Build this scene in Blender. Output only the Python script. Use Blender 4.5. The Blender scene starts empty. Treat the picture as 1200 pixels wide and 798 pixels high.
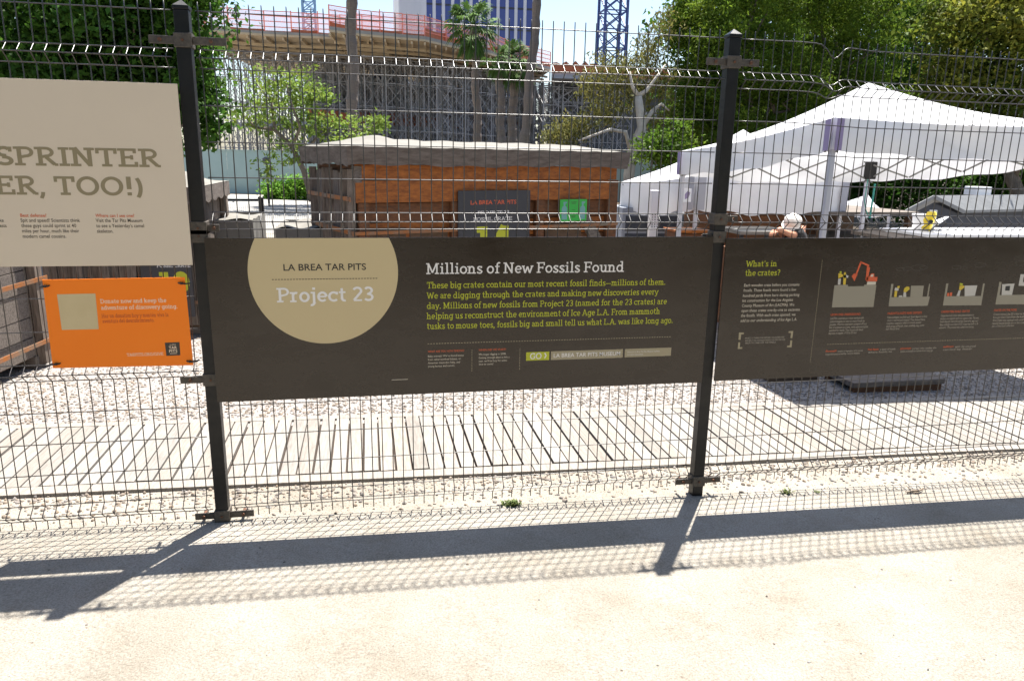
import bpy, bmesh, math, random
import numpy as np
from mathutils import Vector, Matrix, Quaternion
R = math.radians
rnd = random.Random(7)
SC = bpy.context.scene
COL = SC.collection

# ------------------------------------------------------------------ camera
CAM = np.array([0.6775, -3.5759, 1.7183]); YAW, PITCH, ROLL, FPX = 0.193, -0.2429, 0.0181, 873.12
cy, sy, cp, sp, cr, sr = math.cos(YAW), math.sin(YAW), math.cos(PITCH), math.sin(PITCH), math.cos(ROLL), math.sin(ROLL)
cf = np.array([sy*cp, cy*cp, sp]); c0 = np.array([cy, -sy, 0.0]); c1 = np.cross(c0, cf)
cr_, cu_ = cr*c0 + sr*c1, -sr*c0 + cr*c1
cam = bpy.data.objects.new('camera', bpy.data.cameras.new('camera')); COL.objects.link(cam)
m = Matrix.Identity(4)
for i in range(3):
    m[i][0], m[i][1], m[i][2], m[i][3] = cr_[i], cu_[i], -cf[i], CAM[i]
cam.matrix_world = m
cam.data.sensor_width = 36; cam.data.lens = FPX/1200*36; cam.data.clip_start = .05; cam.data.clip_end = 2000
SC.camera = cam

# ------------------------------------------------------------------ light
SUNV = Vector((.21, .315, 1.0)).normalized()
W = bpy.data.worlds.new('World'); SC.world = W; W.use_nodes = True
nt = W.node_tree; sky = nt.nodes.new('ShaderNodeTexSky'); sky.sky_type = 'NISHITA'; sky.sun_disc = False
sky.sun_elevation = math.asin(SUNV.z); sky.sun_rotation = math.atan2(SUNV.x, SUNV.y)
sky.air_density = 1.0; sky.dust_density = 1.2; sky.ozone_density = 1.0
bg = nt.nodes['Background']; nt.links.new(sky.outputs[0], bg.inputs[0]); bg.inputs[1].default_value = .066
sun = bpy.data.objects.new('sun', bpy.data.lights.new('sun', 'SUN')); COL.objects.link(sun)
sun.data.energy = 4.4; sun.data.angle = R(.53); sun.data.color = (1, .96, .89)
sun.rotation_euler = SUNV.to_track_quat('Z', 'Y').to_euler()
vs = SC.view_settings; vs.view_transform = 'Standard'; vs.look = 'None'; vs.gamma = 1; vs.exposure = 1.80; vs.use_curve_mapping = False
SC.cycles.max_bounces = 8; SC.cycles.transparent_max_bounces = 12

# ------------------------------------------------------------------ measuring helpers (pixel of the 1200 px photo -> point on a real plane)
def ray(px, py): return cr_*((px-600)/FPX) + cu_*((399-py)/FPX) + cf
def at(px, py, Y): d = ray(px, py); return Vector(CAM + (Y-CAM[1])/d[1]*d)
def atz(px, py, Z): d = ray(px, py); return Vector(CAM + (Z-CAM[2])/d[2]*d)
def atp(px, py, P, n): d = Vector(ray(px, py)); c = Vector(CAM); return c + d*((Vector(P)-c).dot(n)/d.dot(n))
def zg(x): return -.0545 - .0172*(max(-7, min(9, x))+.064)
def atg(px, py, h=0):
    z = -.07
    for _ in range(6):
        p = atz(px, py, z+h); z = zg(p.x)
    return p

# ------------------------------------------------------------------ materials
def mat(name, base, rough=.6, var=None, scale=8., stretch=(1, 1, 1), amt=.5, bump=0., bscale=60., metal=0., spec=.5, trans=0., alpha=1., attr=False, detail=6):
    m = bpy.data.materials.new(name); m.use_nodes = True; n = m.node_tree; b = n.nodes['Principled BSDF']
    b.inputs['Roughness'].default_value = rough; b.inputs['Metallic'].default_value = metal
    b.inputs['Specular IOR Level'].default_value = spec; b.inputs['Alpha'].default_value = alpha
    base = tuple(base)+(1,)
    b.inputs['Base Color'].default_value = base
    tc = n.nodes.new('ShaderNodeTexCoord'); mp = n.nodes.new('ShaderNodeMapping'); mp.inputs['Scale'].default_value = stretch
    n.links.new(tc.outputs['Object'], mp.inputs[0])
    col = None
    if var is not None:
        no = n.nodes.new('ShaderNodeTexNoise'); no.inputs['Scale'].default_value = scale; no.inputs['Detail'].default_value = detail; no.inputs['Roughness'].default_value = .65
        n.links.new(mp.outputs[0], no.inputs['Vector'])
        cr = n.nodes.new('ShaderNodeValToRGB'); cr.color_ramp.elements[0].position = .5-.28*amt*1.0; cr.color_ramp.elements[1].position = .5+.28*amt
        cr.color_ramp.elements[0].color = base; cr.color_ramp.elements[1].color = tuple(var)+(1,)
        n.links.new(no.outputs['Fac'], cr.inputs[0]); col = cr.outputs[0]
    if attr:
        at_ = n.nodes.new('ShaderNodeAttribute'); at_.attribute_name = 'tint'
        mx = n.nodes.new('ShaderNodeMix'); mx.data_type = 'RGBA'; mx.blend_type = 'MULTIPLY'; mx.inputs[0].default_value = 1
        if col: n.links.new(col, mx.inputs[6])
        else: mx.inputs[6].default_value = base
        n.links.new(at_.outputs['Color'], mx.inputs[7]); col = mx.outputs[2]
    if col: n.links.new(col, b.inputs['Base Color'])
    if bump:
        n2 = n.nodes.new('ShaderNodeTexNoise'); n2.inputs['Scale'].default_value = bscale; n2.inputs['Detail'].default_value = 5
        n.links.new(mp.outputs[0], n2.inputs['Vector'])
        bp = n.nodes.new('ShaderNodeBump'); bp.inputs['Strength'].default_value = 1; bp.inputs['Distance'].default_value = bump
        n.links.new(n2.outputs['Fac'], bp.inputs['Height']); n.links.new(bp.outputs[0], b.inputs['Normal'])
    if trans:
        tr = n.nodes.new('ShaderNodeBsdfTranslucent'); ms = n.nodes.new('ShaderNodeMixShader'); ms.inputs[0].default_value = trans
        tr.inputs[0].default_value = base
        if col: n.links.new(col, tr.inputs[0])
        n.links.new(b.outputs[0], ms.inputs[1]); n.links.new(tr.outputs[0], ms.inputs[2])
        n.links.new(ms.outputs[0], n.nodes['Material Output'].inputs[0])
    return m
def gloss_marks(m, lo, hi):
    n = m.node_tree; b = n.nodes['Principled BSDF']; tc = n.nodes.new('ShaderNodeTexCoord'); mp = n.nodes.new('ShaderNodeMapping'); mp.inputs['Scale'].default_value = (1.2, 1, 3.5); no = n.nodes.new('ShaderNodeTexNoise'); no.inputs['Scale'].default_value = 3; no.inputs['Detail'].default_value = 8; no.inputs['Roughness'].default_value = .7
    mr = n.nodes.new('ShaderNodeMapRange'); mr.inputs['From Min'].default_value = .3; mr.inputs['From Max'].default_value = .7; mr.inputs['To Min'].default_value = lo; mr.inputs['To Max'].default_value = hi
    n.links.new(tc.outputs['Object'], mp.inputs[0]); n.links.new(mp.outputs[0], no.inputs['Vector']); n.links.new(no.outputs['Fac'], mr.inputs['Value']); n.links.new(mr.outputs[0], b.inputs['Roughness']); return m
M = dict(
 black=mat('black_paint', (.004, .004, .005), .42, (.008, .007, .007), 30, bump=.0003, bscale=400, spec=.38),
 wire=mat('black_wire', (.012, .009, .008), .34, (.024, .018, .014), 60, spec=.8),
 clamp=mat('weathered_clamp', (.045, .037, .030), .6, (.10, .08, .06), 60, amt=.6, bump=.0006, bscale=300),
 rust=mat('rusty_bolt', (.16, .06, .025), .8, (.05, .03, .02), 90),
 brown=mat('dark_brown_print', (.017, .0098, .0050), .24, (.022, .0125, .0065), 3, amt=1.4, bump=.00003, bscale=700, spec=.5),
 edge=mat('sign_edge', (.02, .018, .016), .5),
 beige=mat('beige_print', (.65, .54, .41), .55, (.70, .585, .445), 3, amt=1.5, spec=.25),
 tan=mat('tan_print', (.55, .435, .24), .4, (.58, .46, .255), 4, amt=1.5, spec=.4),
 tan2=mat('tan_box_print', (.34, .285, .18), .45),
 beigetext=mat('olive_lettering', (.27, .215, .12), .5),
 white=mat('white_lettering', (.78, .74, .70), .5),
 cream=mat('cream_lettering', (.60, .53, .42), .5),
 dim=mat('small_cream_lettering', (.42, .37, .30), .5),
 lime=mat('lime_lettering', (.46, .47, .018), .5),
 redtext=mat('red_lettering', (.62, .10, .03), .5),
 darktext=mat('dark_lettering', (.035, .028, .022), .5),
 orangesign=mat('orange_print', (.95, .215, .016), .55, (.97, .24, .02), 4, amt=1.5, spec=.2),
 peach=mat('peach_lettering', (.92, .70, .50), .5),
 orangedim=mat('dull_orange_lettering', (.50, .085, .012), .5),
 cloudline=mat('cloud_outline', (.085, .072, .06), .5),
 print_grey=mat('soil_print', (.27, .24, .18), .5), print_white=mat('pale_print', (.5, .47, .42), .5), yellowp=mat('yellow_print', (.6, .42, .03), .5), black_print=mat('black_print', (.01, .01, .01), .5),
 navy=mat('charcoal_board', (.035, .035, .042), .5),
 tie=mat('zip_tie', (.006, .006, .006), .5),
 green=mat('green_poster', (.03, .42, .05), .5),
 bluegrey=mat('bluegrey_print', (.16, .36, .34), .5),
 sand=None,
 greywood=mat('grey_wood', (.075, .055, .042), .85, (.25, .20, .16), 7, (9, 9, .8), .7, .002, 40),
 greywoodh=mat('grey_wood_level', (.065, .05, .042), .85, (.22, .185, .155), 7, (.8, 9, 9), .7, .002, 40),
 orangewood=mat('orange_wood', (.13, .032, .004), .7, (.47, .145, .018), 3.5, (.7, 9, 9), .9, .0015, 30),
 brownwood=mat('brown_wood', (.06, .024, .010), .75, (.20, .075, .022), 5, (.8, 8, 8), .8, .0015, 30),
 darkwood=mat('dark_wood', (.055, .032, .018), .8, (.13, .075, .04), 5, (2, 6, 6), .8, .001, 30),
 strap=mat('orange_strap', (.34, .11, .02), .6, (.18, .14, .10), 7, amt=.5),
 deck=mat('bleached_deck', (.165, .146, .128), .9, (.28, .262, .236), 6, (14, 1.2, 6), .8, .0012, 60, attr=True),
 deckbeam=mat('bleached_beam', (.46, .40, .34), .85, (.58, .52, .45), 6, (1, 12, 12), .8, .001, 60),
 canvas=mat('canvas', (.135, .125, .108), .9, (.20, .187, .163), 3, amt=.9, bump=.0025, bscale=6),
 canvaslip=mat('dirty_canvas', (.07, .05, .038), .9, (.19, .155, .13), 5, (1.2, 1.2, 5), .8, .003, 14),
 tent=mat('white_tent_cloth', (.82, .82, .84), .6, (.74, .74, .75), 2.2, amt=.8, trans=.28, bump=.012, bscale=4),
 tentpurple=mat('purple_corner_patch', (.30, .24, .40), .6), tentgrey=mat('grey_corner_patch', (.36, .36, .40), .6),
 pole=mat('tent_pole', (.52, .52, .58), .4, metal=.3), strut=mat('tent_strut', (.18, .18, .17), .5),
 cord=mat('teal_cord', (.03, .25, .21), .6),
 stone=mat('gravel_stone', (.225, .205, .19), .9, (.185, .155, .13), 9, attr=True), twig=mat('dry_twig', (.16, .11, .075), .9, (.3, .24, .18), 40),
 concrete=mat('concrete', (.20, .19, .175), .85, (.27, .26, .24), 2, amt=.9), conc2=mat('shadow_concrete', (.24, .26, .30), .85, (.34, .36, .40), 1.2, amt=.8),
 ply=mat('formwork_ply', (.36, .28, .18), .8, (.46, .37, .25), 2, amt=.8),
 galv=mat('scaffold_steel', (.27, .265, .28), .55, (.37, .355, .35), .3, metal=.2), darksteel=mat('dark_steel', (.06, .065, .075), .6),
 rail=mat('orange_rail', (.68, .20, .14), .6), orangenet=mat('orange_net', (.45, .14, .065), .8, (.34, .095, .045), 1.5, amt=.5), netclear=mat('pink_debris_net', (.85, .50, .50), .9, alpha=.38),
 bluetarp=mat('blue_tarp', (.035, .055, .16), .6),
 hoard=mat('teal_hoarding', (.30, .40, .39), .6, (.33, .43, .42), 1.5), tower=mat('white_tower', (.62, .62, .66), .7), glassblue=mat('tower_glass', (.045, .065, .24), .25),
 crane=mat('blue_crane', (.035, .06, .20), .5), crane2=mat('pale_blue_crane', (.16, .28, .45), .5),
 bark=mat('bark', (.11, .085, .065), .9, (.20, .165, .13), 9, (3, 3, 1), .8, .01, 20), palebark=mat('pale_bark', (.52, .47, .40), .85, (.27, .23, .19), 4, (2, 2, 1), .8, .004, 20),
 palmbark=mat('palm_bark', (.13, .10, .085), .9, (.24, .19, .155), 6, (1, 1, 8), .8, .02, 12),
 shingle=mat('grey_shingle', (.19, .195, .20), .9, (.25, .255, .26), 3, (1, 6, 1), .7, .004, 20), shed=mat('dark_blue_boards', (.030, .034, .048), .7, (.05, .055, .07), 6),
 skin=mat('skin', (.50, .24, .15), .55), shirt=mat('black_shirt', (.012, .012, .014), .8), jeans=mat('blue_trousers', (.05, .07, .13), .85), hat=mat('white_cap_cloth', (.78, .74, .70), .8, bump=.002, bscale=40), hair=mat('dark_hair', (.02, .013, .01), .6),
 yellow=mat('yellow_plastic', (.75, .55, .02), .4), greymetal=mat('grey_metal', (.35, .36, .39), .45, metal=.5), whiteplastic=mat('white_plastic', (.80, .80, .82), .5), rubber=mat('black_rubber', (.012, .012, .012), .8),
 soil=mat('grey_soil', (.22, .20, .19), .95, (.32, .30, .28), 12, amt=.8, bump=.01, bscale=30),
)
gloss_marks(M['brown'], .16, .36); gloss_marks(M['black'], .3, .6)
def leafmat(name, base, var, tr=.35, sc=.6): return mat(name, base, .65, var, sc, amt=.6, trans=tr, attr=True, spec=.12)
LEAF = dict(dark=leafmat('dark_leaf', (.026, .072, .010), (.062, .135, .016), .42), fine=leafmat('fine_leaf', (.050, .105, .011), (.15, .215, .024), .42), light=leafmat('light_leaf', (.13, .20, .035), (.20, .27, .05)),
            olive=leafmat('olive_leaf', (.11, .115, .035), (.20, .18, .05)), palm=leafmat('palm_leaf', (.045, .095, .022), (.085, .15, .035), .2), yellow=leafmat('yellowgreen_leaf', (.035, .085, .011), (.20, .20, .03), .42), bush=leafmat('bush_leaf', (.12, .26, .03), (.19, .35, .045)))

# ------------------------------------------------------------------ mesh builder
class MB:
    def __init__(s): s.v = []; s.f = []; s.mi = []; s.t = []; s.marks = []
    def mark(s):
        if s.f: s.marks.append((len(s.v), len(s.f)))
    def add(s, vs, fs, mi=0, tint=None):
        o = len(s.v); s.v.extend([tuple(v) for v in vs])
        for f in fs: s.f.append(tuple(i+o for i in f)); s.mi.append(mi); s.t.append(tint or (1, 1, 1))
    def hexa(s, p, mi=0, tint=None): s.add(p, [(0, 3, 2, 1), (4, 5, 6, 7), (0, 1, 5, 4), (1, 2, 6, 5), (2, 3, 7, 6), (3, 0, 4, 7)], mi, tint)
    def box(s, x0, x1, y0, y1, z0, z1, mi=0, tint=None): s.hexa([(x0, y0, z0), (x1, y0, z0), (x1, y1, z0), (x0, y1, z0), (x0, y0, z1), (x1, y0, z1), (x1, y1, z1), (x0, y1, z1)], mi, tint)
    def bevbox(s, x0, x1, y0, y1, z0, z1, b=.006, mi=0, tint=None):
        bm = bmesh.new(); bmesh.ops.create_cube(bm, size=1)
        for v in bm.verts: v.co = Vector(((x0+x1)/2+v.co.x*(x1-x0), (y0+y1)/2+v.co.y*(y1-y0), (z0+z1)/2+v.co.z*(z1-z0)))
        bmesh.ops.bevel(bm, geom=bm.edges[:], offset=b, segments=2, affect='EDGES', profile=.6)
        bm.verts.index_update(); s.add([v.co[:] for v in bm.verts], [[v.index for v in f.verts] for f in bm.faces], mi, tint); bm.free()
    def bar(s, a, b, w, h=None, up=(0, 0, 1), mi=0, tint=None):
        a, b = Vector(a), Vector(b); h = h or w; d = (b-a).normalized(); up = Vector(up)
        if abs(d.dot(up)) > .99: up = Vector((0, 1, 0))
        x = d.cross(up).normalized()*w/2; y = x.cross(d).normalized()*h/2
        s.hexa([a-x-y, a+x-y, a+x+y, a-x+y, b-x-y, b+x-y, b+x+y, b-x+y], mi, tint)
    def tube(s, pts, r, n=6, cap=True, mi=0, tint=None):
        pts = [Vector(p) for p in pts]; rs = r if isinstance(r, (list, tuple)) else [r]*len(pts); o = []
        ref = None
        for i, p in enumerate(pts):
            d = (pts[min(i+1, len(pts)-1)]-pts[max(i-1, 0)]).normalized()
            if ref is None: ref = Vector((0, 0, 1)) if abs(d.z) < .9 else Vector((1, 0, 0))
            x = (ref - d*ref.dot(d)).normalized(); y = d.cross(x); ref = x
            o += [p + x*math.cos(2*math.pi*k/n)*rs[i] + y*math.sin(2*math.pi*k/n)*rs[i] for k in range(n)]
        fs = [(i*n+k, i*n+(k+1) % n, (i+1)*n+(k+1) % n, (i+1)*n+k) for i in range(len(pts)-1) for k in range(n)]
        if cap: fs += [tuple(range(n-1, -1, -1)), tuple((len(pts)-1)*n+k for k in range(n))]
        s.add(o, fs, mi, tint)
    def prism(s, out, a, b, mi=0):  # out: points (Vector) on the front; extruded by vector a->b
        n = len(out); d = Vector(b)-Vector(a)
        s.add([Vector(p) for p in out]+[Vector(p)+d for p in out], [tuple(range(n)), tuple(range(2*n-1, n-1, -1))]+[(i, i+n, (i+1) % n+n, (i+1) % n) for i in range(n)], mi)
    def poly(s, pts, mi=0): s.add(pts, [tuple(range(len(pts)))], mi)
    def lathe(s, prof, c=(0, 0, 0), n=16, mi=0):
        c = Vector(c); o = [c+Vector((r*math.cos(2*math.pi*k/n), r*math.sin(2*math.pi*k/n), z)) for r, z in prof for k in range(n)]
        fs = [(i*n+k, i*n+(k+1) % n, (i+1)*n+(k+1) % n, (i+1)*n+k) for i in range(len(prof)-1) for k in range(n)]
        fs += [tuple(range(n-1, -1, -1)), tuple((len(prof)-1)*n+k for k in range(n))]; s.add(o, fs, mi)
    def grid(s, fn, nu, nv, mi=0):
        s.add([fn(i/nu, j/nv) for j in range(nv+1) for i in range(nu+1)], [(j*(nu+1)+i, j*(nu+1)+i+1, (j+1)*(nu+1)+i+1, (j+1)*(nu+1)+i) for j in range(nv) for i in range(nu)], mi)
    def build(s, name, mats, parent=None, smooth=False, tint=False, off=None, label=None):
        if s.marks:
            cuts = [(0, 0)]+s.marks+[(len(s.v), len(s.f))]; last = None
            for (v0, f0), (v1, f1) in zip(cuts[:-1], cuts[1:]):
                if f1 > f0: b = MB(); b.v = s.v[v0:v1]; b.f = [tuple(i-v0 for i in f) for f in s.f[f0:f1]]; b.mi = s.mi[f0:f1]; b.t = s.t[f0:f1]; last = b.build(name, mats, parent, smooth, tint, off, label)
            return last
        o_ = Vector(off or (0, 0, 0))
        if parent is not None and off is None:
            o_ = Vector((0, 0, 0)); q = parent
            while q is not None: o_ += q.location; q = q.parent
        me = bpy.data.meshes.new(name)
        me.from_pydata([(v[0]-o_.x, v[1]-o_.y, v[2]-o_.z) for v in s.v], [], s.f)
        if not isinstance(mats, (list, tuple)): mats = [mats]
        for mm in mats: me.materials.append(mm)
        if len(mats) > 1: me.polygons.foreach_set('material_index', s.mi)
        if smooth: me.polygons.foreach_set('use_smooth', [True]*len(s.f))
        if tint:
            a = me.color_attributes.new('tint', 'FLOAT_COLOR', 'CORNER'); buf = []
            for f, t in zip(s.f, s.t): buf += [t[0], t[1], t[2], 1]*len(f)
            a.data.foreach_set('color', buf)
        me.update(); ob = bpy.data.objects.new(name, me); COL.objects.link(ob)
        if parent is not None: ob.parent = parent
        if label: ob['label'] = label
        return ob
def tag(o, label=None, cat=None, group=None, kind=None):
    if label: o['label'] = label
    if cat: o['category'] = cat
    if group: o['group'] = group
    if kind: o['kind'] = kind
    return o
def thing(name, loc, label, cat, group=None):
    o = bpy.data.objects.new(name, None); COL.objects.link(o); o.location = loc; o.empty_display_size = .1
    return tag(o, label, cat, group)
def dup(root, loc, rz=0, label=None, scale=None):
    r = root.copy(); COL.objects.link(r); r.location = loc; r.rotation_euler = (0, 0, rz)
    if scale: r.scale = scale
    if label: r['label'] = label
    for ch in list(root.children):
        c = ch.copy(); COL.objects.link(c); c.parent = r
        for g in list(ch.children): d = g.copy(); COL.objects.link(d); d.parent = c
    return r

# ------------------------------------------------------------------ lettering
# slab-serif stroke alphabet: every glyph = strokes (centre lines); cap height 1, x-height .70
WT = .15
def arc(cx, cy, rx, ry, a0, a1, n=12): return [(cx+rx*math.cos(R(a0+(a1-a0)*i/n)), cy+ry*math.sin(R(a0+(a1-a0)*i/n))) for i in range(n+1)]
def glyph(c):
    w = WT; h = w/2; sw = w*.8; k = sw/2; S = []
    X = .70; A = 1.04
    def st(*p, t=w): S.append((list(p), t/2))
    def pl(p, t=w): S.append((p, t/2))
    def sf(x, y, l=1, r=1, e=.115):   # serif bar centred on stem x, at outer height y (bottom if y<=0 side handled by sign)
        S.append(([(x-(h+e if l else h*.9), y), (x+(h+e if r else h*.9), y)], k))
    def stem(x, y0, y1, b='lr', t='lr'):
        st((x, y0), (x, y1))
        if b: sf(x, y0+k, 'l' in b, 'r' in b)
        if t: sf(x, y1-k, 'l' in t, 'r' in t)
    L = .12+h; adv = .7
    if c == 'A': st((.46, 1), (.14, k)); st((.46, 1), (.80, k)); st((.25, .34), (.68, .34), t=sw); sf(.14, k); sf(.80, k); st((.30, 1-k), (.5, 1-k), t=sw); adv = .95
    elif c == 'B': stem(L, 0, 1, 'l', 'l'); pl([(L, 1-k)]+arc(.42, .755, .20, .245-k, 90, -90)+[(L, .51)], sw*1.1); pl([(L, .51)]+arc(.45, .255, .22, .255-k, 90, -90)+[(L, k)], sw*1.1); adv = .78
    elif c == 'C': pl(arc(.47, .5, .47-h-.04, .5-k, 48, 312, 18)); st((.76, .70), (.76, .98), t=sw); adv = .84
    elif c == 'D': stem(L, 0, 1, 'l', 'l'); pl([(L, 1-k)]+arc(.42, .5, .36, .5-k, 90, -90, 16)+[(L, k)], w); adv = .90
    elif c == 'E': stem(L, 0, 1, 'l', 'l'); st((L, 1-k), (.66, 1-k), t=sw); st((L, .52), (.54, .52), t=sw); st((L, k), (.70, k), t=sw); st((.66, .74), (.66, 1), t=sw); st((.70, 0), (.70, .28), t=sw); st((.54, .40), (.54, .64), t=sw*.9); adv = .80
    elif c == 'F': stem(L, 0, 1, 'lr', 'l'); st((L, 1-k), (.66, 1-k), t=sw); st((L, .50), (.54, .50), t=sw); st((.66, .72), (.66, 1), t=sw); st((.54, .38), (.54, .62), t=sw*.9); adv = .74
    elif c == 'G': pl(arc(.47, .5, .47-h-.04, .5-k, 50, 330, 18)); st((.76, .12), (.76, .45)); st((.56, .45), (.86, .45), t=sw); st((.74, .72), (.74, .98), t=sw); adv = .92
    elif c == 'H': stem(L, 0, 1); stem(.76, 0, 1); st((L, .5), (.76, .5), t=sw); adv = .98
    elif c == 'I': stem(L+.02, 0, 1); adv = .44
    elif c == 'J': st((.36, 1), (.36, .2)); pl([(.36, .25)]+arc(.20, .2, .16, .2-k, 0, -150)); sf(.36, 1-k); adv = .56
    elif c == 'K': stem(L, 0, 1); st((L, .42), (.66, 1-k)); st((.36, .58), (.76, k)); sf(.70, 1-k, e=.06); sf(.76, k, e=.06); adv = .93
    elif c == 'L': stem(L, 0, 1, 'l', 'lr'); st((L, k), (.66, k), t=sw); st((.66, 0), (.66, .30), t=sw); adv = .76
    elif c == 'M': stem(L, 0, 1, 'lr', 'l'); st((L, 1), (.53, .12)); st((.53, .12), (.88, 1)); stem(.90, 0, 1, 'lr', 'r'); adv = 1.12
    elif c == 'N': stem(L, 0, 1, 'lr', 'l'); st((L, 1), (.74, .04)); st((.74, 0), (.74, 1)); sf(.74, 1-k); adv = .96
    elif c == 'O': pl(arc(.48, .5, .48-h-.03, .5-k, 0, 360, 24)); adv = .96
    elif c == 'P': stem(L, 0, 1, 'lr', 'l'); pl([(L, 1-k)]+arc(.43, .72, .23, .28-k, 90, -90)+[(L, .44)], sw*1.1); adv = .76
    elif c == 'R': stem(L, 0, 1, 'lr', 'l'); pl([(L, 1-k)]+arc(.43, .73, .22, .27-k, 90, -90)+[(L, .46)], sw*1.1); st((.42, .46), (.72, k)); st((.70, k), (.84, k), t=sw); adv = .86
    elif c == 'S': pl(arc(.37, .73, .22, .27-k, 35, 270, 12)+arc(.37, .25, .24, .25-k+.0, 90, -145, 12)[0:]); st((.60, .72), (.60, .98), t=sw); st((.12, .02), (.12, .28), t=sw); adv = .72
    elif c == 'T': stem(.42, 0, 1, 'lr', ''); st((.08, 1-k), (.76, 1-k), t=sw); st((.08, .70), (.08, 1), t=sw); st((.76, .70), (.76, 1), t=sw); adv = .84
    elif c == 'U': st((L, 1), (L, .3)); pl([(L, .32)]+arc(.46, .32, .46-L, .32-k, 180, 360)+[(.92-L, .32)]); st((.92-L, .3), (.92-L, 1)); sf(L, 1-k); sf(.92-L, 1-k); adv = .92
    elif c == 'V': st((.14, 1-k), (.45, 0)); st((.45, 0), (.78, 1-k)); sf(.14, 1-k, e=.08); sf(.78, 1-k, e=.08); adv = .9
    elif c == 'W': st((.12, 1-k), (.35, 0)); st((.35, 0), (.60, .9)); st((.60, .9), (.84, 0)); st((.84, 0), (1.08, 1-k)); sf(.12, 1-k, e=.08); sf(1.08, 1-k, e=.08); adv = 1.2
    elif c == 'Y': st((.12, 1-k), (.42, .45)); st((.74, 1-k), (.42, .45)); stem(.42, 0, .5, 'lr', ''); sf(.12, 1-k, e=.07); sf(.74, 1-k, e=.07); adv = .86
    elif c == 'a': pl(arc(.26, .47, .20, .23-k, 150, 0)+[(.46, .1)]); st((.46, .48), (.46, k)); st((.46, k), (.60, k), t=sw); pl([(.46, .41)]+arc(.26, .205, .17, .205-k, 90, 300, 12)+[(.46, .12)], sw); adv = .63
    elif c == 'b': stem(L-.02, 0, A, '', 'l'); pl(arc(.38, .35, .24, .35-k, 0, 360, 16)); adv = .70
    elif c == 'c': pl(arc(.35, .35, .30-h+.04, .35-k, 45, 315, 14)); st((.55, .48), (.55, .68), t=sw); adv = .62
    elif c == 'd': st((.54, k), (.54, A)); sf(.54, A-k, 1, 0); sf(.54, k, 0, 1); pl(arc(.33, .35, .24, .35-k, 0, 360, 16)); adv = .74
    elif c == 'e': pl([(.12, .36), (.56, .36)], sw); pl(arc(.34, .35, .235, .35-k, 2, 318, 16)); adv = .66
    elif c == 'f': st((.24, k), (.24, .8)); pl(arc(.40, .80, .16, .24-k, 180, 55)); st((.06, X-k), (.44, X-k), t=sw); sf(.24, k); adv = .46
    elif c == 'g': pl(arc(.33, .35, .23, .35-k, 0, 360, 16)); st((.55, X), (.55, -.08)); pl([(.55, -.06)]+arc(.34, -.06, .21, .22-k, 0, -150)); sf(.55, X-k, 0, 1); adv = .72
    elif c in 'hn': stem(L-.02, 0, A if c == 'h' else X, 'lr', 'l'); pl([(L, .40)]+arc(.36, .44, .18, .26-k, 170, 0)+[(.54, k)]); sf(.54, k); adv = .76
    elif c in 'ij': 
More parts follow.
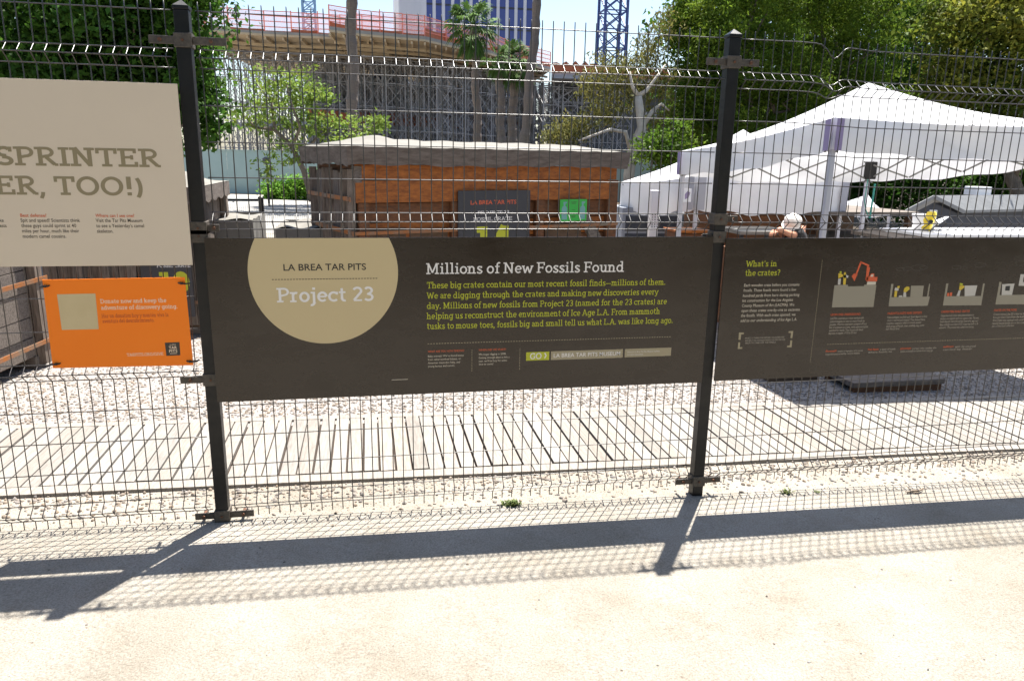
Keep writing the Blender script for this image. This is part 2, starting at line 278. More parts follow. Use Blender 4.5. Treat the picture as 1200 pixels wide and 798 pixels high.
        if c == 'i': stem(.22, 0, X, 'lr', 'l'); st((.22, .84), (.22, 1.0), t=w*1.1); adv = .42
        else: st((.22, X), (.22, -.08)); sf(.22, X-k, 1, 0); pl([(.22, -.06)]+arc(.06, -.06, .16, .22-k, 0, -110)); st((.22, .84), (.22, 1.0), t=w*1.1); adv = .38
    elif c == 'k': stem(L-.02, 0, A, 'lr', 'l'); st((L, .28), (.50, X-k)); st((.32, .42), (.58, k)); sf(.52, X-k, e=.06); sf(.60, k, e=.06); adv = .74
    elif c == 'l': stem(.22, 0, A, 'lr', 'l'); adv = .42
    elif c == 'm': stem(L-.02, 0, X, 'lr', 'l'); pl([(L, .42)]+arc(.35, .44, .16, .26-k, 170, 0)+[(.51, k)]); pl([(.51, .42)]+arc(.67, .44, .16, .26-k, 170, 0)+[(.83, k)]); sf(.51, k, e=.06); sf(.83, k); adv = 1.05
    elif c == 'o': pl(arc(.34, .35, .34-h-.03, .35-k, 0, 360, 18)); adv = .68
    elif c == 'p': stem(L-.02, -.28, X, 'lr', 'l'); pl(arc(.38, .35, .24, .35-k, 0, 360, 16)); adv = .70
    elif c == 'r': stem(L, 0, X, 'lr', 'l'); pl([(L, .42)]+arc(.36, .42, .17, .28-k, 170, 60)); adv = .52
    elif c == 's': pl(arc(.28, .515, .155, .185-k, 40, 270, 9)+arc(.28, .18, .175, .18-k+.01, 90, -140, 9)); st((.44, .52), (.44, .69), t=sw*.8); st((.10, .01), (.10, .19), t=sw*.8); adv = .54
    elif c == 't': st((.22, .92), (.22, .2)); pl([(.22, .22)]+arc(.36, .22, .14, .22-k, 180, 300)); st((.04, X-k), (.44, X-k), t=sw); adv = .50
    elif c == 'u': st((L, X), (L, .26)); sf(L, X-k, 1, 0); pl([(L, .28)]+arc(.36, .26, .36-L, .26-k, 180, 350)); st((.56, X), (.56, k)); sf(.56, X-k, 1, 0); sf(.56, k, 0, 1); adv = .76
    elif c == 'v': st((.11, X-k), (.33, 0)); st((.33, 0), (.56, X-k)); sf(.11, X-k, e=.06); sf(.56, X-k, e=.06); adv = .66
    elif c == 'w': st((.10, X-k), (.27, 0)); st((.27, 0), (.48, .62)); st((.48, .62), (.68, 0)); st((.68, 0), (.87, X-k)); sf(.10, X-k, e=.06); sf(.87, X-k, e=.06); adv = .96
    elif c == 'x': st((.10, k), (.52, X-k)); st((.10, X-k), (.52, k)); adv = .64
    elif c == 'y': st((.11, X-k), (.35, 0)); pl([(.58, X-k), (.30, -.14), (.20, -.23), (.06, -.22)]); sf(.11, X-k, e=.06); sf(.58, X-k, e=.06); adv = .68
    elif c == 'z': st((.10, X-k), (.50, X-k), t=sw); st((.50, X-k), (.10, k)); st((.10, k), (.52, k), t=sw); adv = .6
    elif c == '0': pl(arc(.34, .5, .34-h-.02, .5-k, 0, 360, 20)); adv = .68
    elif c == '1': stem(.34, 0, 1, 'lr', 'l'); adv = .60
    elif c == '2': pl(arc(.33, .72, .23, .28-k, 160, -25)+[(.12, k+.02)]); st((.10, k), (.60, k), t=sw); adv = .68
    elif c == '3': pl(arc(.31, .74, .21, .26-k, 150, -80)); pl([(.24, .52)]+arc(.31, .27, .24, .27-k, 85, -150)); adv = .66
    elif c == '4': st((.44, 1), (.06, .30)); st((.04, .27), (.70, .27), t=sw); stem(.48, 0, 1, 'lr', ''); adv = .74
    elif c == '.': st((.14, 0), (.14, .16), t=.17); adv = .30
    elif c == ',': pl([(.17, .15), (.15, 0), (.08, -.18)], .15); adv = .30
    elif c == '!': st((.20, .34), (.20, 1.02), t=w*1.15); st((.20, 0), (.20, .17), t=.18); adv = .40
    elif c == '?': pl(arc(.28, .76, .19, .24-k, 160, -50)+[(.28, .42), (.28, .30)]); st((.28, 0), (.28, .16), t=.17); adv = .56
    elif c in "'\u2019": st((.14, .72), (.16, 1.02), t=.13); adv = .28
    elif c == '(': pl(arc(.50, .42, .36, .68, 130, 230)); adv = .40
    elif c == ')': pl(arc(-.10, .42, .36, .68, 50, -50)); adv = .40
    elif c == '\u2014': st((.04, .34), (.96, .34), t=sw); adv = 1.0
    elif c == '/': st((.04, -.08), (.44, 1.05)); adv = .48
    elif c == '\u00e9':
        s2, adv = glyph('e'); S = s2; st((.30, .82), (.44, 1.02), t=sw)
    elif c == ' ': adv = .32
    return S, adv
def ribbon(mb, pts, hw, f, lay):
    n = len(pts); P = [Vector((p[0], p[1])) for p in pts]; closed = (P[0]-P[-1]).length < 1e-6; Lp, Rp = [], []
    for i in range(n):
        a = P[i-1] if i > 0 else (P[-2] if closed else None); b = P[i+1] if i < n-1 else (P[1] if closed else None)
        d1 = (P[i]-a).normalized() if a is not None else None; d2 = (b-P[i]).normalized() if b is not None else None
        d = ((d1 or d2)+(d2 or d1)); d = d.normalized() if d.length > 1e-5 else (d1 or d2)
        nn = Vector((-d.y, d.x)); c = 1/max(.5, nn.dot(Vector((-(d1 or d2).y, (d1 or d2).x))))
        Lp.append(P[i]+nn*hw*c); Rp.append(P[i]-nn*hw*c)
    vs = [f(q.x, q.y, lay) for q in Lp]+[f(q.x, q.y, lay) for q in Rp]
    mb.add(vs, [(i, i+n, i+n+1, i+1) for i in range(n-1)])
def slab_width(t): return sum(glyph(c)[1] for c in t)
def slab(mb, text, P, ux, uz, n, width, cap):
    """write text from point P along ux (unit) to the given width, cap height cap, proud of the surface along n"""
    sx = width/(slab_width(text)-.12); x = -.06
    for c in text:
        S, adv = glyph(c)
        for i, (pts, hw) in enumerate(S):
            ribbon(mb, pts, hw, lambda a, b, l, x=x: P+ux*((x+a)*sx)+uz*(b*cap)+n*(.0006+.00002*l), i)
        x += adv
def sans(mb, text, P, ux, uz, n, width, cap, bold=0., shear=0., res=2):
    cu = bpy.data.curves.new('t', 'FONT'); cu.body = text; cu.size = 1; cu.resolution_u = res; cu.offset = bold; cu.shear = shear
    ob = bpy.data.objects.new('t', cu); COL.objects.link(ob)
    dg = bpy.context.evaluated_depsgraph_get(); me = bpy.data.meshes.new_from_object(ob.evaluated_get(dg))
    vs = [v.co.copy() for v in me.vertices]; x0 = min(v.x for v in vs); x1 = max(v.x for v in vs); sx = width/(x1-x0); sz = cap/.72
    mb.add([P+ux*((v.x-x0)*sx)+uz*(v.y*sz)+n*.0006 for v in vs], [tuple(p.vertices) for p in me.polygons])
    bpy.data.objects.remove(ob); bpy.data.curves.remove(cu); bpy.data.meshes.remove(me)
UX, UZ, NN = Vector((1, 0, 0)), Vector((0, 0, 1)), Vector((0, -1, 0))
def line(mb, text, xl, yl, xr, yr, ct, Y, kind='slab', **kw):
    """one line of print on an upright board at depth Y: left/right ends of its baseline and cap top, measured on the photo"""
    mb.mark(); a, b = at(xl, yl, Y), at(xr, yr, Y); c = at(xl, ct, Y)
    z = (a.z+b.z)/2 if abs(yl-yr) > .01 else a.z
    P = Vector((a.x, Y, z))
    (slab if kind == 'slab' else sans)(mb, text, P, UX, UZ, NN, b.x-a.x, c.z-a.z, **kw)
def dots(mb, p0, p1, Y, n, w=.0035, duty=.55):
    mb.mark()
    a, b = at(*p0, Y), at(*p1, Y)
    if abs(b.x-a.x) > abs(b.z-a.z): b.z = a.z = (a.z+b.z)/2
    else: b.x = a.x = (a.x+b.x)/2
    d = (b-a)/n; u = d.normalized(); v = Vector((-u.z, 0, u.x))*w/2
    for i in range(n):
        p = a+d*i+NN*.0006; q = p+d*duty; mb.add([p-v, q-v, q+v, p+v], [(0, 1, 2, 3)])
def printpoly(mb, pts, Y, lay=0):
    mb.mark(); mb.add([at(x, y, Y)+NN*(.0006+.0003*lay) for x, y in pts], [tuple(range(len(pts)))])
def board(name, x0, x1, z0, z1, yf, th, m, parent):
    b = MB(); b.bevbox(x0, x1, yf, yf+th, z0, z1, .0015); return b.build(name, m, parent)

# ================================================================== SETTING
def ground_mat():
    m = bpy.data.materials.new('decomposed_granite'); m.use_nodes = True; n = m.node_tree; b = n.nodes['Principled BSDF']; b.inputs['Roughness'].default_value = .95; b.inputs['Specular IOR Level'].default_value = .2
    tc = n.nodes.new('ShaderNodeTexCoord')
    def noise(s, d=6, ro=.6):
        a = n.nodes.new('ShaderNodeTexNoise'); a.inputs['Scale'].default_value = s; a.inputs['Detail'].default_value = d; a.inputs['Roughness'].default_value = ro; n.links.new(tc.outputs['Object'], a.inputs[0]); return a.outputs['Fac']
    def ramp(f, p0, c0_, p1, c1_):
        r = n.nodes.new('ShaderNodeValToRGB'); r.color_ramp.elements[0].position = p0; r.color_ramp.elements[0].color = c0_+(1,); r.color_ramp.elements[1].position = p1; r.color_ramp.elements[1].color = c1_+(1,); n.links.new(f, r.inputs[0]); return r.outputs[0]
    def mul(a, c):
        x = n.nodes.new('ShaderNodeMix'); x.data_type = 'RGBA'; x.blend_type = 'MULTIPLY'; x.inputs[0].default_value = 1; n.links.new(a, x.inputs[6]); n.links.new(c, x.inputs[7]); return x.outputs[2]
    c = ramp(noise(1.3), .35, (.305, .278, .236), .65, (.37, .341, .298))
    c = mul(c, ramp(noise(130, 3), .35, (.72, .70, .68), .6, (1.05, 1.05, 1.05)))
    c = mul(c, ramp(noise(38, 4, .75), .27, (.55, .5, .45), .37, (1, 1, 1)))
    c = mul(c, ramp(noise(.5, 3), .35, (.90, .89, .87), .65, (1.05, 1.05, 1.05)))
    c = mul(c, ramp(noise(4.5, 9, .72), .34, (.91, .885, .85), .52, (1.02, 1.02, 1.02)))
    n.links.new(c, b.inputs['Base Color'])
    bp = n.nodes.new('ShaderNodeBump'); bp.inputs['Distance'].default_value = .016; bp.inputs['Strength'].default_value = .9
    ad = n.nodes.new('ShaderNodeMath'); n.links.new(noise(90, 8, .7), ad.inputs[0]); n.links.new(noise(9, 5), ad.inputs[1]); n.links.new(ad.outputs[0], bp.inputs['Height']); n.links.new(bp.outputs[0], b.inputs['Normal'])
    return m
g = MB()
xs = [-700, -120, -40, -7, 9, 40, 120, 700]; ys = [-60, -12, 0, 12, 60, 200, 900]
g.v = [(x, y, zg(x)) for y in ys for x in xs]; nx = len(xs)
g.f = [(j*nx+i, j*nx+i+1, (j+1)*nx+i+1, (j+1)*nx+i) for j in range(len(ys)-1) for i in range(nx-1)]; g.mi = [0]*len(g.f); g.t = [(1, 1, 1)]*len(g.f)
tag(g.build('ground', ground_mat()), kind='structure')
def strip(name, x0, x1, y0, y1, h, m, n=24):
    b = MB(); b.grid(lambda u, v: (x0+(x1-x0)*u, y0+(y1-y0)*v, zg(x0+(x1-x0)*u)+h), n, 1); return tag(b.build(name, m), kind='structure')
M['mulch'] = mat('dark_mulch', (.045, .032, .022), .95, (.08, .06, .04), 5, bump=.02, bscale=15)
strip('gravel_bed', -9, 10, 1.30, 12, .004, mat('gravel_base', (.21, .19, .175), .95, (.27, .25, .235), 40, amt=.9, bump=.01, bscale=60))
strip('mulch_bed', 3.2, 62, 8.5, 40, .006, M['mulch'])
strip('shade_bed', 6, 120, 40.1, 240, .006, M['mulch'])
strip('pavement', -12, 3.1, 13.5, 27.5, .006, M['concrete'])

# loose stones: crushed gravel behind the fence, thin scatter on the path
def stones(name, spots, rmin, rmax, label=None):
    t = (1+5**.5)/2; iv = np.array([(-1, t, 0), (1, t, 0), (-1, -t, 0), (1, -t, 0), (0, -1, t), (0, 1, t), (0, -1, -t), (0, 1, -t), (t, 0, -1), (t, 0, 1), (-t, 0, -1), (-t, 0, 1)], float); iv /= np.linalg.norm(iv[0])
    ifc = np.array([(0, 11, 5), (0, 5, 1), (0, 1, 7), (0, 7, 10), (0, 10, 11), (1, 5, 9), (5, 11, 4), (11, 10, 2), (10, 7, 6), (7, 1, 8), (3, 9, 4), (3, 4, 2), (3, 2, 6), (3, 6, 8), (3, 8, 9), (4, 9, 5), (2, 4, 11), (6, 2, 10), (8, 6, 7), (9, 8, 1)])
    rs = np.random.RandomState(5); N = len(spots); sp_ = np.array(spots)
    r = rmin+(rmax-rmin)*rs.rand(N)**1.8
    sc = rs.uniform(.55, 1.25, (N, 3))*r[:, None]; jit = rs.uniform(.75, 1.2, (N, 12, 1))
    q = rs.randn(N, 4); q /= np.linalg.norm(q, axis=1)[:, None]; w, x, y, z = q.T
    Rm = np.stack([1-2*(y*y+z*z), 2*(x*y-z*w), 2*(x*z+y*w), 2*(x*y+z*w), 1-2*(x*x+z*z), 2*(y*z-x*w), 2*(x*z-y*w), 2*(y*z+x*w), 1-2*(x*x+y*y)], 1).reshape(N, 3, 3)
    V = np.einsum('nij,nkj->nki', Rm, iv[None]*jit*sc[:, None, :])+sp_[:, None, :]; V[:, :, 2] += r[:, None]*.08
    F = (ifc[None]+(np.arange(N)*12)[:, None, None]).reshape(-1, 3)
    me = bpy.data.meshes.new(name); me.vertices.add(N*12); me.vertices.foreach_set('co', V.ravel().astype(np.float32))
    me.loops.add(F.size); me.loops.foreach_set('vertex_index', F.ravel().astype(np.int32)); me.polygons.add(len(F)); me.polygons.foreach_set('loop_start', np.arange(0, F.size, 3).astype(np.int32))
    me.update(); me.validate()
    b = rs.choice([.62, .85, .98, 1.1, 1.25], N, p=[.16, .25, .28, .2, .11]); hue = rs.uniform(-.06, .14, N)
    c = np.stack([b*(1+hue), b, b*(1-hue*1.3), np.ones(N)], 1); a = me.color_attributes.new('tint', 'FLOAT_COLOR', 'CORNER'); a.data.foreach_set('color', np.repeat(c, 60, 0).ravel().astype(np.float32))
    me.materials.append(M['stone']); o = bpy.data.objects.new(name, me); COL.objects.link(o); return tag(o, label, kind='stuff')
sp_ = []
for _ in range(62000):
    x, y = rnd.uniform(-4, 8.3), 1.43+rnd.random()**1.25*2.7; sp_.append((x, y, zg(x)+.002))
for _ in range(7500):
    x, y = rnd.uniform(-2.2, 5.6), rnd.uniform(-.06, .37)
    if rnd.random() < .12+.85*(y/.3): sp_.append((x, y, zg(x)-.002))
stones('gravel', sp_, .004, .0145, 'crushed pale gravel around the boardwalk and the crates')
sp_ = []
for _ in range(900):
    x, y = rnd.uniform(-2.4, 5.6), min(.1, rnd.gauss(-.06, .07)); sp_.append((x, y, zg(x)-.001))
for _ in range(420):
    x, y = rnd.uniform(-2.6, 5), rnd.uniform(-2.4, 0); sp_.append((x, y, zg(x)-.001))
stones('pebbles', sp_, .0022, .0075, 'small loose pebbles on the sandy path')

# boardwalk
bw = MB(); y0, y1 = .46, 1.36; x = -3.2; HB = .022
while x < 7.6:
    w = .0932-rnd.uniform(.008, .016); s = rnd.uniform(.82, 1.1); wm = rnd.uniform(-.03, .04); dz = rnd.uniform(-.003, .003); sk = rnd.uniform(-.002, .002); e0, e1 = rnd.uniform(-.006, .006), rnd.uniform(-.006, .006)
    a, b = zg(x)+HB+dz, zg(x+w)+HB+dz+rnd.uniform(-.002, .002)
    bw.hexa([(x, y0+e0, a-.022), (x+w, y0+e0, b-.022), (x+w+sk, y1+e1, b-.022), (x+sk, y1+e1, a-.022), (x, y0+e0, a), (x+w, y0+e0, b), (x+w+sk, y1+e1, b), (x+sk, y1+e1, a)], 0, (s*(1+wm), s, s*(1-wm)))
    x += .0932
x = -3.2
while x < 7.6:      # edge boards in lengths
    x2 = x+2.4
    for ya, yb in ((.36, .452), (1.372, 1.44)):
        bw.hexa([(x, ya, zg(x)-.02), (x2-.006, ya, zg(x2)-.02), (x2-.006, yb, zg(x2)-.02), (x, yb, zg(x)-.02), (x, ya, zg(x)+HB-.003), (x2-.006, ya, zg(x2)+HB-.003), (x2-.006, yb, zg(x2)+HB-.003), (x, yb, zg(x)+HB-.003)], 0, (1.02, 1, .98))
    x = x2
tag(bw.build('boardwalk', M['deck'], tint=True), kind='structure')
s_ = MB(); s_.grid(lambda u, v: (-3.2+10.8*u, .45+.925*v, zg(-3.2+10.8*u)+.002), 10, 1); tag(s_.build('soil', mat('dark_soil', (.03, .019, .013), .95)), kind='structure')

# ================================================================== FENCE
SP = .05146; FW = .0050
ZH = [0, .0762, .2286, .381, .5334, .6858, .762, .9144, 1.0668, 1.2192, 1.3716, 1.4478, 1.6002, 1.7526, 1.905, 2.0574, 2.1336, 2.286]
APX = [.0381, .7239, 1.4097, 2.0955]; VD = -.048
def fence_panel(xa, dent, label):
    mb = MB(); r = FW/2
    def df(p):
        x, y, z = p
        if dent:
            q = max(0, min(1, (x-xa-.3)/.4)); z -= .035*q*max(0, (z-1.2))/1.0*(.6+.4*(x-xa)/2.4)
            e = math.exp(-((x-2.975)/.045)**2); z -= (.058*max(0, (z-1.9)/.35))*e; y -= .03*max(0, (z-1.9)/.35)*math.exp(-((x-2.975)/.12)**2)
        return Vector((x, y, z))
    prof = [(-.042, 0)]
    for a in APX:
        prof += [(a-.0381-.004, 0)] if a > .1 else []
        for k in (-1, -.85, -.12, 0, .12, .85, 1): prof.append((a+.0381*k, VD*(1-abs(k))))
        prof += [(a+.0381+.004, 0)]+([(a+.34, 0)] if a < 2 else [(2.21, 0), (2.286, 0), (2.322, 0)])
    for i in range(47):
        x = xa+i*SP; mb.tube([df((x, y, z)) for z, y in prof], r, 6, tint=None)
    xs = [xa-.012+i*.0775 for i in range(32)]
    if dent: xs = sorted(xs+[2.90, 2.93, 2.955, 2.975, 2.995, 3.02, 3.05])
    for z in ZH: mb.tube([df((x, FW*.9, z)) for x in xs], r, 6)
    for z in APX: mb.tube([df((x, VD+FW*.9, z)) for x in xs], r, 6)
    return tag(mb.build('wire_fence', M['wire'], smooth=True), label, 'fence', 'welded wire fence panels between the posts')
fence_panel(-2.5, False, 'black welded wire fence panel left of the first post, behind the beige and orange signs')
fence_panel(0, False, 'black welded wire fence panel between the two posts, behind the wide brown sign')
fence_panel(2.5, True, 'black welded wire fence panel right of the second post, its top wire dented')
def fence_post(x, clamps, label):
    z0 = zg(x)-.05
    t = thing('fence_post', (x, 0, z0), label, 'post', 'square black fence posts')
    b = MB(); b.bevbox(x-.03, x+.03, -.03, .03, z0, 2.285, .004); b.build('post_shaft', M['black'], t)
    c = MB(); c.bevbox(x-.033, x+.033, -.033, .033, 2.286, 2.302, .003); c.add([(x-.03, -.03, 2.3025), (x+.03, -.03, 2.3025), (x+.03, .03, 2.3025), (x-.03, .03, 2.3025), (x, 0, 2.328)], [(0, 1, 4), (1, 2, 4), (2, 3, 4), (3, 0, 4)]); c.build('post_cap', M['black'], t)
    for z, la, ra, dbl in clamps:
        k = MB(); k.bevbox(x-.036, x+.036, -.0365, .0365, z-.029, z+.029, .003); o = k.build('clamp', M['clamp'], t)
        for sgn, ln in ((-1, la), (1, ra)):
            if ln:
                a = MB(); xa, xb = sorted((x+sgn*.037, x+sgn*(.037+ln))); a.bevbox(xa, xb, -.024, -.013, z-.016, z+.016, .002); a.build('clamp_arm', M['clamp'], o)
                r = MB(); cx = x+sgn*(.037+ln*.55); r.tube([(cx, -.033, z), (cx, .03, z)], .008, 6); r.build('bolt', M['rust'], o)
        b2 = MB(); b2.tube([(x, -.042, z), (x, -.036, z)], .006, 6); b2.build('bolt', M['rust'], o)
    return t
fence_post(-.063, [(2.165, .10, .135, 0), (1.380, 0, .05, 0), (1.345, 0, 0, 0), (.675, .10, 0, 0), (-.022, .09, .11, 0)], 'square black post left of the wide brown sign')
fence_post(2.437, [(2.175, .10, .10, 0), (1.425, 0, .06, 0), (1.335, .05, 0, 0), (-.010, .095, .095, 0)], 'square black post between the two brown signs')

# ================================================================== SIGNS ON THE FENCE
YS = -.052
# --- wide brown sign
a, b = at(238, 279, YS), at(836.5, 279, YS); zt, zb = at(238, 279, YS).z, at(257, 471.5, YS).z
x0, x1 = a.x+.004, b.x
SG = thing('information_sign', ((x0+x1)/2, YS, zb), 'wide dark brown sign with a tan circle reading Project 23, between the two posts', 'sign')
board('panel', x0, x1, zb, zt, YS, .007, M['brown'], SG)
c = MB(); cc = at(380, 319.5, YS); rr = (at(468, 319.5, YS).x-at(292, 319.5, YS).x)/2; pts = []
for i in range(97):
    t = R(-270+360*i/96+ 0); px_, pz = cc.x+rr*math.cos(t), cc.z+rr*math.sin(t)
    if pz <= zt-.002: pts.append((px_, pz))
th = math.asin((zt-.002-cc.z)/rr)
pts = [(cc.x+rr*math.cos(q), cc.z+rr*math.sin(q)) for q in [th - (math.pi+2*th)*i/80 for i in range(81)]]
c.poly([Vector((p, YS-.0006, q)) for p, q in pts][::-1]); c.build('tan_disc', M['tan'], SG)
YT = YS-.0008
w = MB(); line(w, 'LA BREA TAR PITS', 332.3, 317.3, 429, 316.3, 309.4, YT, 'sans', bold=.012, res=4); dots(w, (318.7, 328), (443.6, 326), YT, 36, .0035, .6); w.build('lettering', M['darktext'], SG)
w = MB(); line(w, 'Project 23', 325.8, 354, 437.5, 353, 337, YT); WT = .128
line(w, 'Millions of New Fossils Found', 500.2, 321, 730.4, 319, 308.3, YS); w.build('lettering', M['white'], SG)
WT = .122; w = MB()
for s, xr, yl, yr, ct in (('These big crates contain our most recent fossil finds\u2014millions of them.', 779.5, 337.7, 334.2, 330.3), ('We are digging through the crates and making new discoveries every', 771, 349.3, 346, 342), ('day. Millions of new fossils from Project 23 (named for the 23 crates) are', 781, 361, 357.5, 353.7), ('helping us reconstruct the environment of Ice Age L.A. From mammoth', 773, 373.4, 368.5, 366), ('tusks to mouse toes, fossils big and small tell us what L.A. was like long ago.', 788, 384.8, 379.5, 377.5)):
    line(w, s, 500.5, yl, xr, yr, ct, YS)
w.build('lettering', M['lime'], SG)
w = MB(); dots(w, (501, 403), (787, 394.5), YS, 92, .0032, .6); dots(w, (553, 410), (553, 436), YS, 14, .003, .5); dots(w, (609, 408), (609, 434), YS, 14, .003, .5); w.build('dotted_rule', M['tan2'], SG)
w = MB(); line(w, 'WHAT ARE YOU NOW FINDING?', 501.3, 413.4, 544, 411.6, 411, YS, 'sans', bold=.01); line(w, 'WHEN DID WE START?', 560.9, 411.4, 593, 410.2, 409.1, YS, 'sans', bold=.01); w.build('lettering', M['redtext'], SG)
w = MB()
for i, (s, xr) in enumerate((('Baby animals! We\u2019ve found bones', 543.5), ('from saber-toothed kittens, an', 540), ('American mastodon baby, and', 539), ('young horses and camels.', 533))): line(w, s, 501.5, 418.5+i*4, xr, 417.3+i*3.9, 416.1+i*4, YS, 'sans')
for i, (s, xr) in enumerate((('We began digging in 2008.', 593), ('Getting through about a box a', 597), ('year, we\u2019ll be busy for some', 594), ('time to come!', 578))): line(w, s, 561, 416.6+i*3.9, xr, 415.2+i*3.9, 414.2+i*3.9, YS, 'sans')
w.build('lettering', M['cream'], SG)
def tagbox(xl, xr, ytl, ybl, ytr, ybr, m, name):
    w = MB(); A, B = at(xl, (ytl+ytl)/2, YS), at(xr, ytr, YS); z1_, z0_ = (A.z+B.z)/2, (at(xl, ybl, YS).z+at(xr, ybr, YS).z)/2
    w.poly([Vector((A.x, YS-.0006, z0_)), Vector((B.x, YS-.0006, z0_)), Vector((B.x, YS-.0006, z1_)), Vector((A.x, YS-.0006, z1_))]); w.build(name, m, SG); return A.x, B.x, z0_, z1_
xa, xb, za, zb2 = tagbox(616.7, 643.7, 412.8, 422.8, 412, 421.6, M['lime'], 'direction_tag')
w = MB(); WT = .16; slab(w, 'GO', Vector((xa+.02, YT, za+.007)), UX, UZ, NN, .058, zb2-za-.012); u_ = Vector((xb-.024, YT, za+.027)); ribbon(w, [(0, .014), (.008, 0), (0, -.014)][::-1], .003, lambda p, q, l: u_+UX*p+UZ*(q-.003)+NN*.0006, 0)
xa, xb, za, zb2 = tagbox(645.8, 730, 411.6, 421.8, 409.2, 419, M['tan2'], 'direction_tag')
w.mark(); sans(w, 'LA BREA TAR PITS MUSEUM', Vector((xa+.014, YT, za+.013)), UX, UZ, NN, xb-xa-.028, .021, bold=.008, res=3)
xa, xb, za, zb2 = tagbox(732.4, 786.7, 408.8, 418.6, 407.3, 416.8, M['tan2'], 'direction_tag')
w.mark(); sans(w, 'Discover La Brea Tar Pits Museum exhibits', Vector((xa+.014, YT, za+.024)), UX, UZ, NN, .175, .007); sans(w, 'and active excavations', Vector((xa+.014, YT, za+.011)), UX, UZ, NN, .085, .007)
w.build('lettering', M['white'], SG)

w = MB(); dots(w, (459, 445.5), (478, 444), YS, 1, .0025, 1); w.build('scratch', M['cream'], SG)
# --- right brown sign
a, b = at(849.5, 279, YS), at(838.5, 446.5, YS); x0 = (a.x+b.x)/2; x1 = 4.93; zt, zb = a.z-.002, b.z
S2 = thing('information_sign', ((x0+x1)/2, YS, zb), 'dark brown sign right of the second post, with drawings of crates and an orange digger', 'sign')
board('panel', x0, x1, zb, zt, YS, .007, M['brown'], S2)
WT = .125; w = MB(); line(w, 'What\u2019s in', 874.4, 312.8, 910, 312, 306, YS); line(w, 'the crates?', 873.2, 323.4, 913.6, 322.6, 316.6, YS); w.build('lettering', M['lime'], S2)
w = MB(); ls = ('Each wooden crate before you contains', 'fossils. These fossils were found a few', 'hundred yards from here during parking', 'lot construction for the Los Angeles', 'County Museum of Art (LACMA). We', 'open these crates one-by-one to excavate', 'the fossils. With each crate opened, we', 'add to our understanding of Ice Age L.A.')
for i, (s, xl, yb, xr) in enumerate(zip(ls, (871.7, 871.2, 870.4, 869.8, 869.3, 868.8, 868.2, 867.6), (336, 341.9, 348, 353.9, 359.7, 365.4, 371.2, 377), (936.6, 933, 936.6, 929, 930.6, 937, 932, 933.6))): line(w, s, xl, yb, xr, yb-1, yb-3.5, YS, 'sans', shear=.12)
w.build('lettering', M['cream'], S2)
w = MB()
for i, s in enumerate(('PROJECT 23 THANKS OUR PARTNERS, VOLUNTEERS AND', 'DONORS AT THE LOS ANGELES MUSEUM, AND EVERYONE WHO', 'HELPS TO CARE FOR THE FOSSILS')): line(w, s, 873.2, 397+i*2.9, (919, 920, 909)[i], 396+i*2.9, 395.2+i*2.9, YS, 'sans')
cols = ((973.3, 370.0, 2.05, 'LACMA DIGS UNDERGROUND', 1008, ('LACMA construction crews worked with', 'paleontologists to save as many fossils as', 'possible. Machine operators scraped off just', 'bits of sediment at a time, while paleontologists', 'watched for fossils. They found rich fossil', 'deposits at depths of 10 to 20 feet.'), (1012, 1013, 1015.5, 1017, 1011, 1004)),
        (1040, 368.5, 2, 'PALEONTOLOGISTS MARK DEPOSITS', 1080, ('Paleontologists studied each fossil deposit to find', 'where it started and stopped. They showed heavy', 'equipment operators where to trench around', 'each group of fossils, then carefully dug under', 'each one by hand.'), (1086, 1084, 1079, 1083, 1054)),
        (1102.6, 366.6, 2, 'CARPENTERS BUILD CRATES', 1136, ('Carpenters built crates with paleontologists to', 'enclose and support each in a custom crate. The two', 'fossil deposits were the spring. Some of it was very', 'deep underground. Each of 23 crates was built to fit', 'around it. The process was called tree boxing.'), (1141, 1147, 1146, 1146, 1141)),
        (1164.4, 365,2, 'CRATES ON THE MOVE', 1191, ('Crews moved the 23 crates to this spot and', 'brought them here from the building site. The', 'first crate was opened with small hand tools and', 'fossils found inside are in the museum today.', 'part of the fossil collection'), (1212, 1213, 1216, 1212, 1188)))
for xl, yb, _, hd, hx, bl, rx in cols:
    for i, (s, xr) in enumerate(zip(bl, rx)): line(w, s, xl-.3-.45*i, yb+4.6+i*3.5, xr, yb+3.4+i*3.45, yb+2.0+i*3.5, YS, 'sans')
gl = ((967.3, 412.5, 1011, 'fossil: remains or impression of an ancient', 'organism preserved by natural means'), (1017, 410.5, 1049, 'fossil deposit: a layer of earth', 'where fossils lie'), (1055, 409.3, 1097, 'paleontologist: person who studies the', 'fossils of animals and plants from long ago'), (1105, 407.3, 1143, 'sediment: sand, clay and gravel', 'carried by water'))
for xl, yb, xr, s1, s2 in gl:
    line(w, s1[s1.index(':')+2:], xl+14, yb, xr, yb-.8, yb-2.3, YS, 'sans'); line(w, s2, xl, yb+3.3, xr-4, yb+2.5, yb+1.0, YS, 'sans')
w.build('lettering', M['dim'], S2)
w = MB()
for xl, yb, _, hd, hx, bl, rx in cols: line(w, hd, xl, yb, hx, yb-.8, yb-2.6, YS, 'sans', bold=.012)
for xl, yb, xr, s1, s2 in gl: line(w, s1[:s1.index(':')], xl, yb, xl+12.5, yb-.3, yb-2.5, YS, 'sans', bold=.012)
w.build('lettering', M['redtext'], S2)
w = MB(); dots(w, (963.5, 305), (949.5, 425), YS, 66, .003, .5)
w.mark(); A, B = at(968.8, 405, YS), at(1198, 395.3, YS); zz = (A.z+B.z)/2; n_ = 110
for i in range(n_):
    p = A.x+(4.85-A.x)*i/n_; w.poly([Vector((p, YS-.0006, zz)), Vector((p+.009, YS-.0006, zz)), Vector((p+.009, YS-.0006, zz+.003)), Vector((p, YS-.0006, zz+.003))])
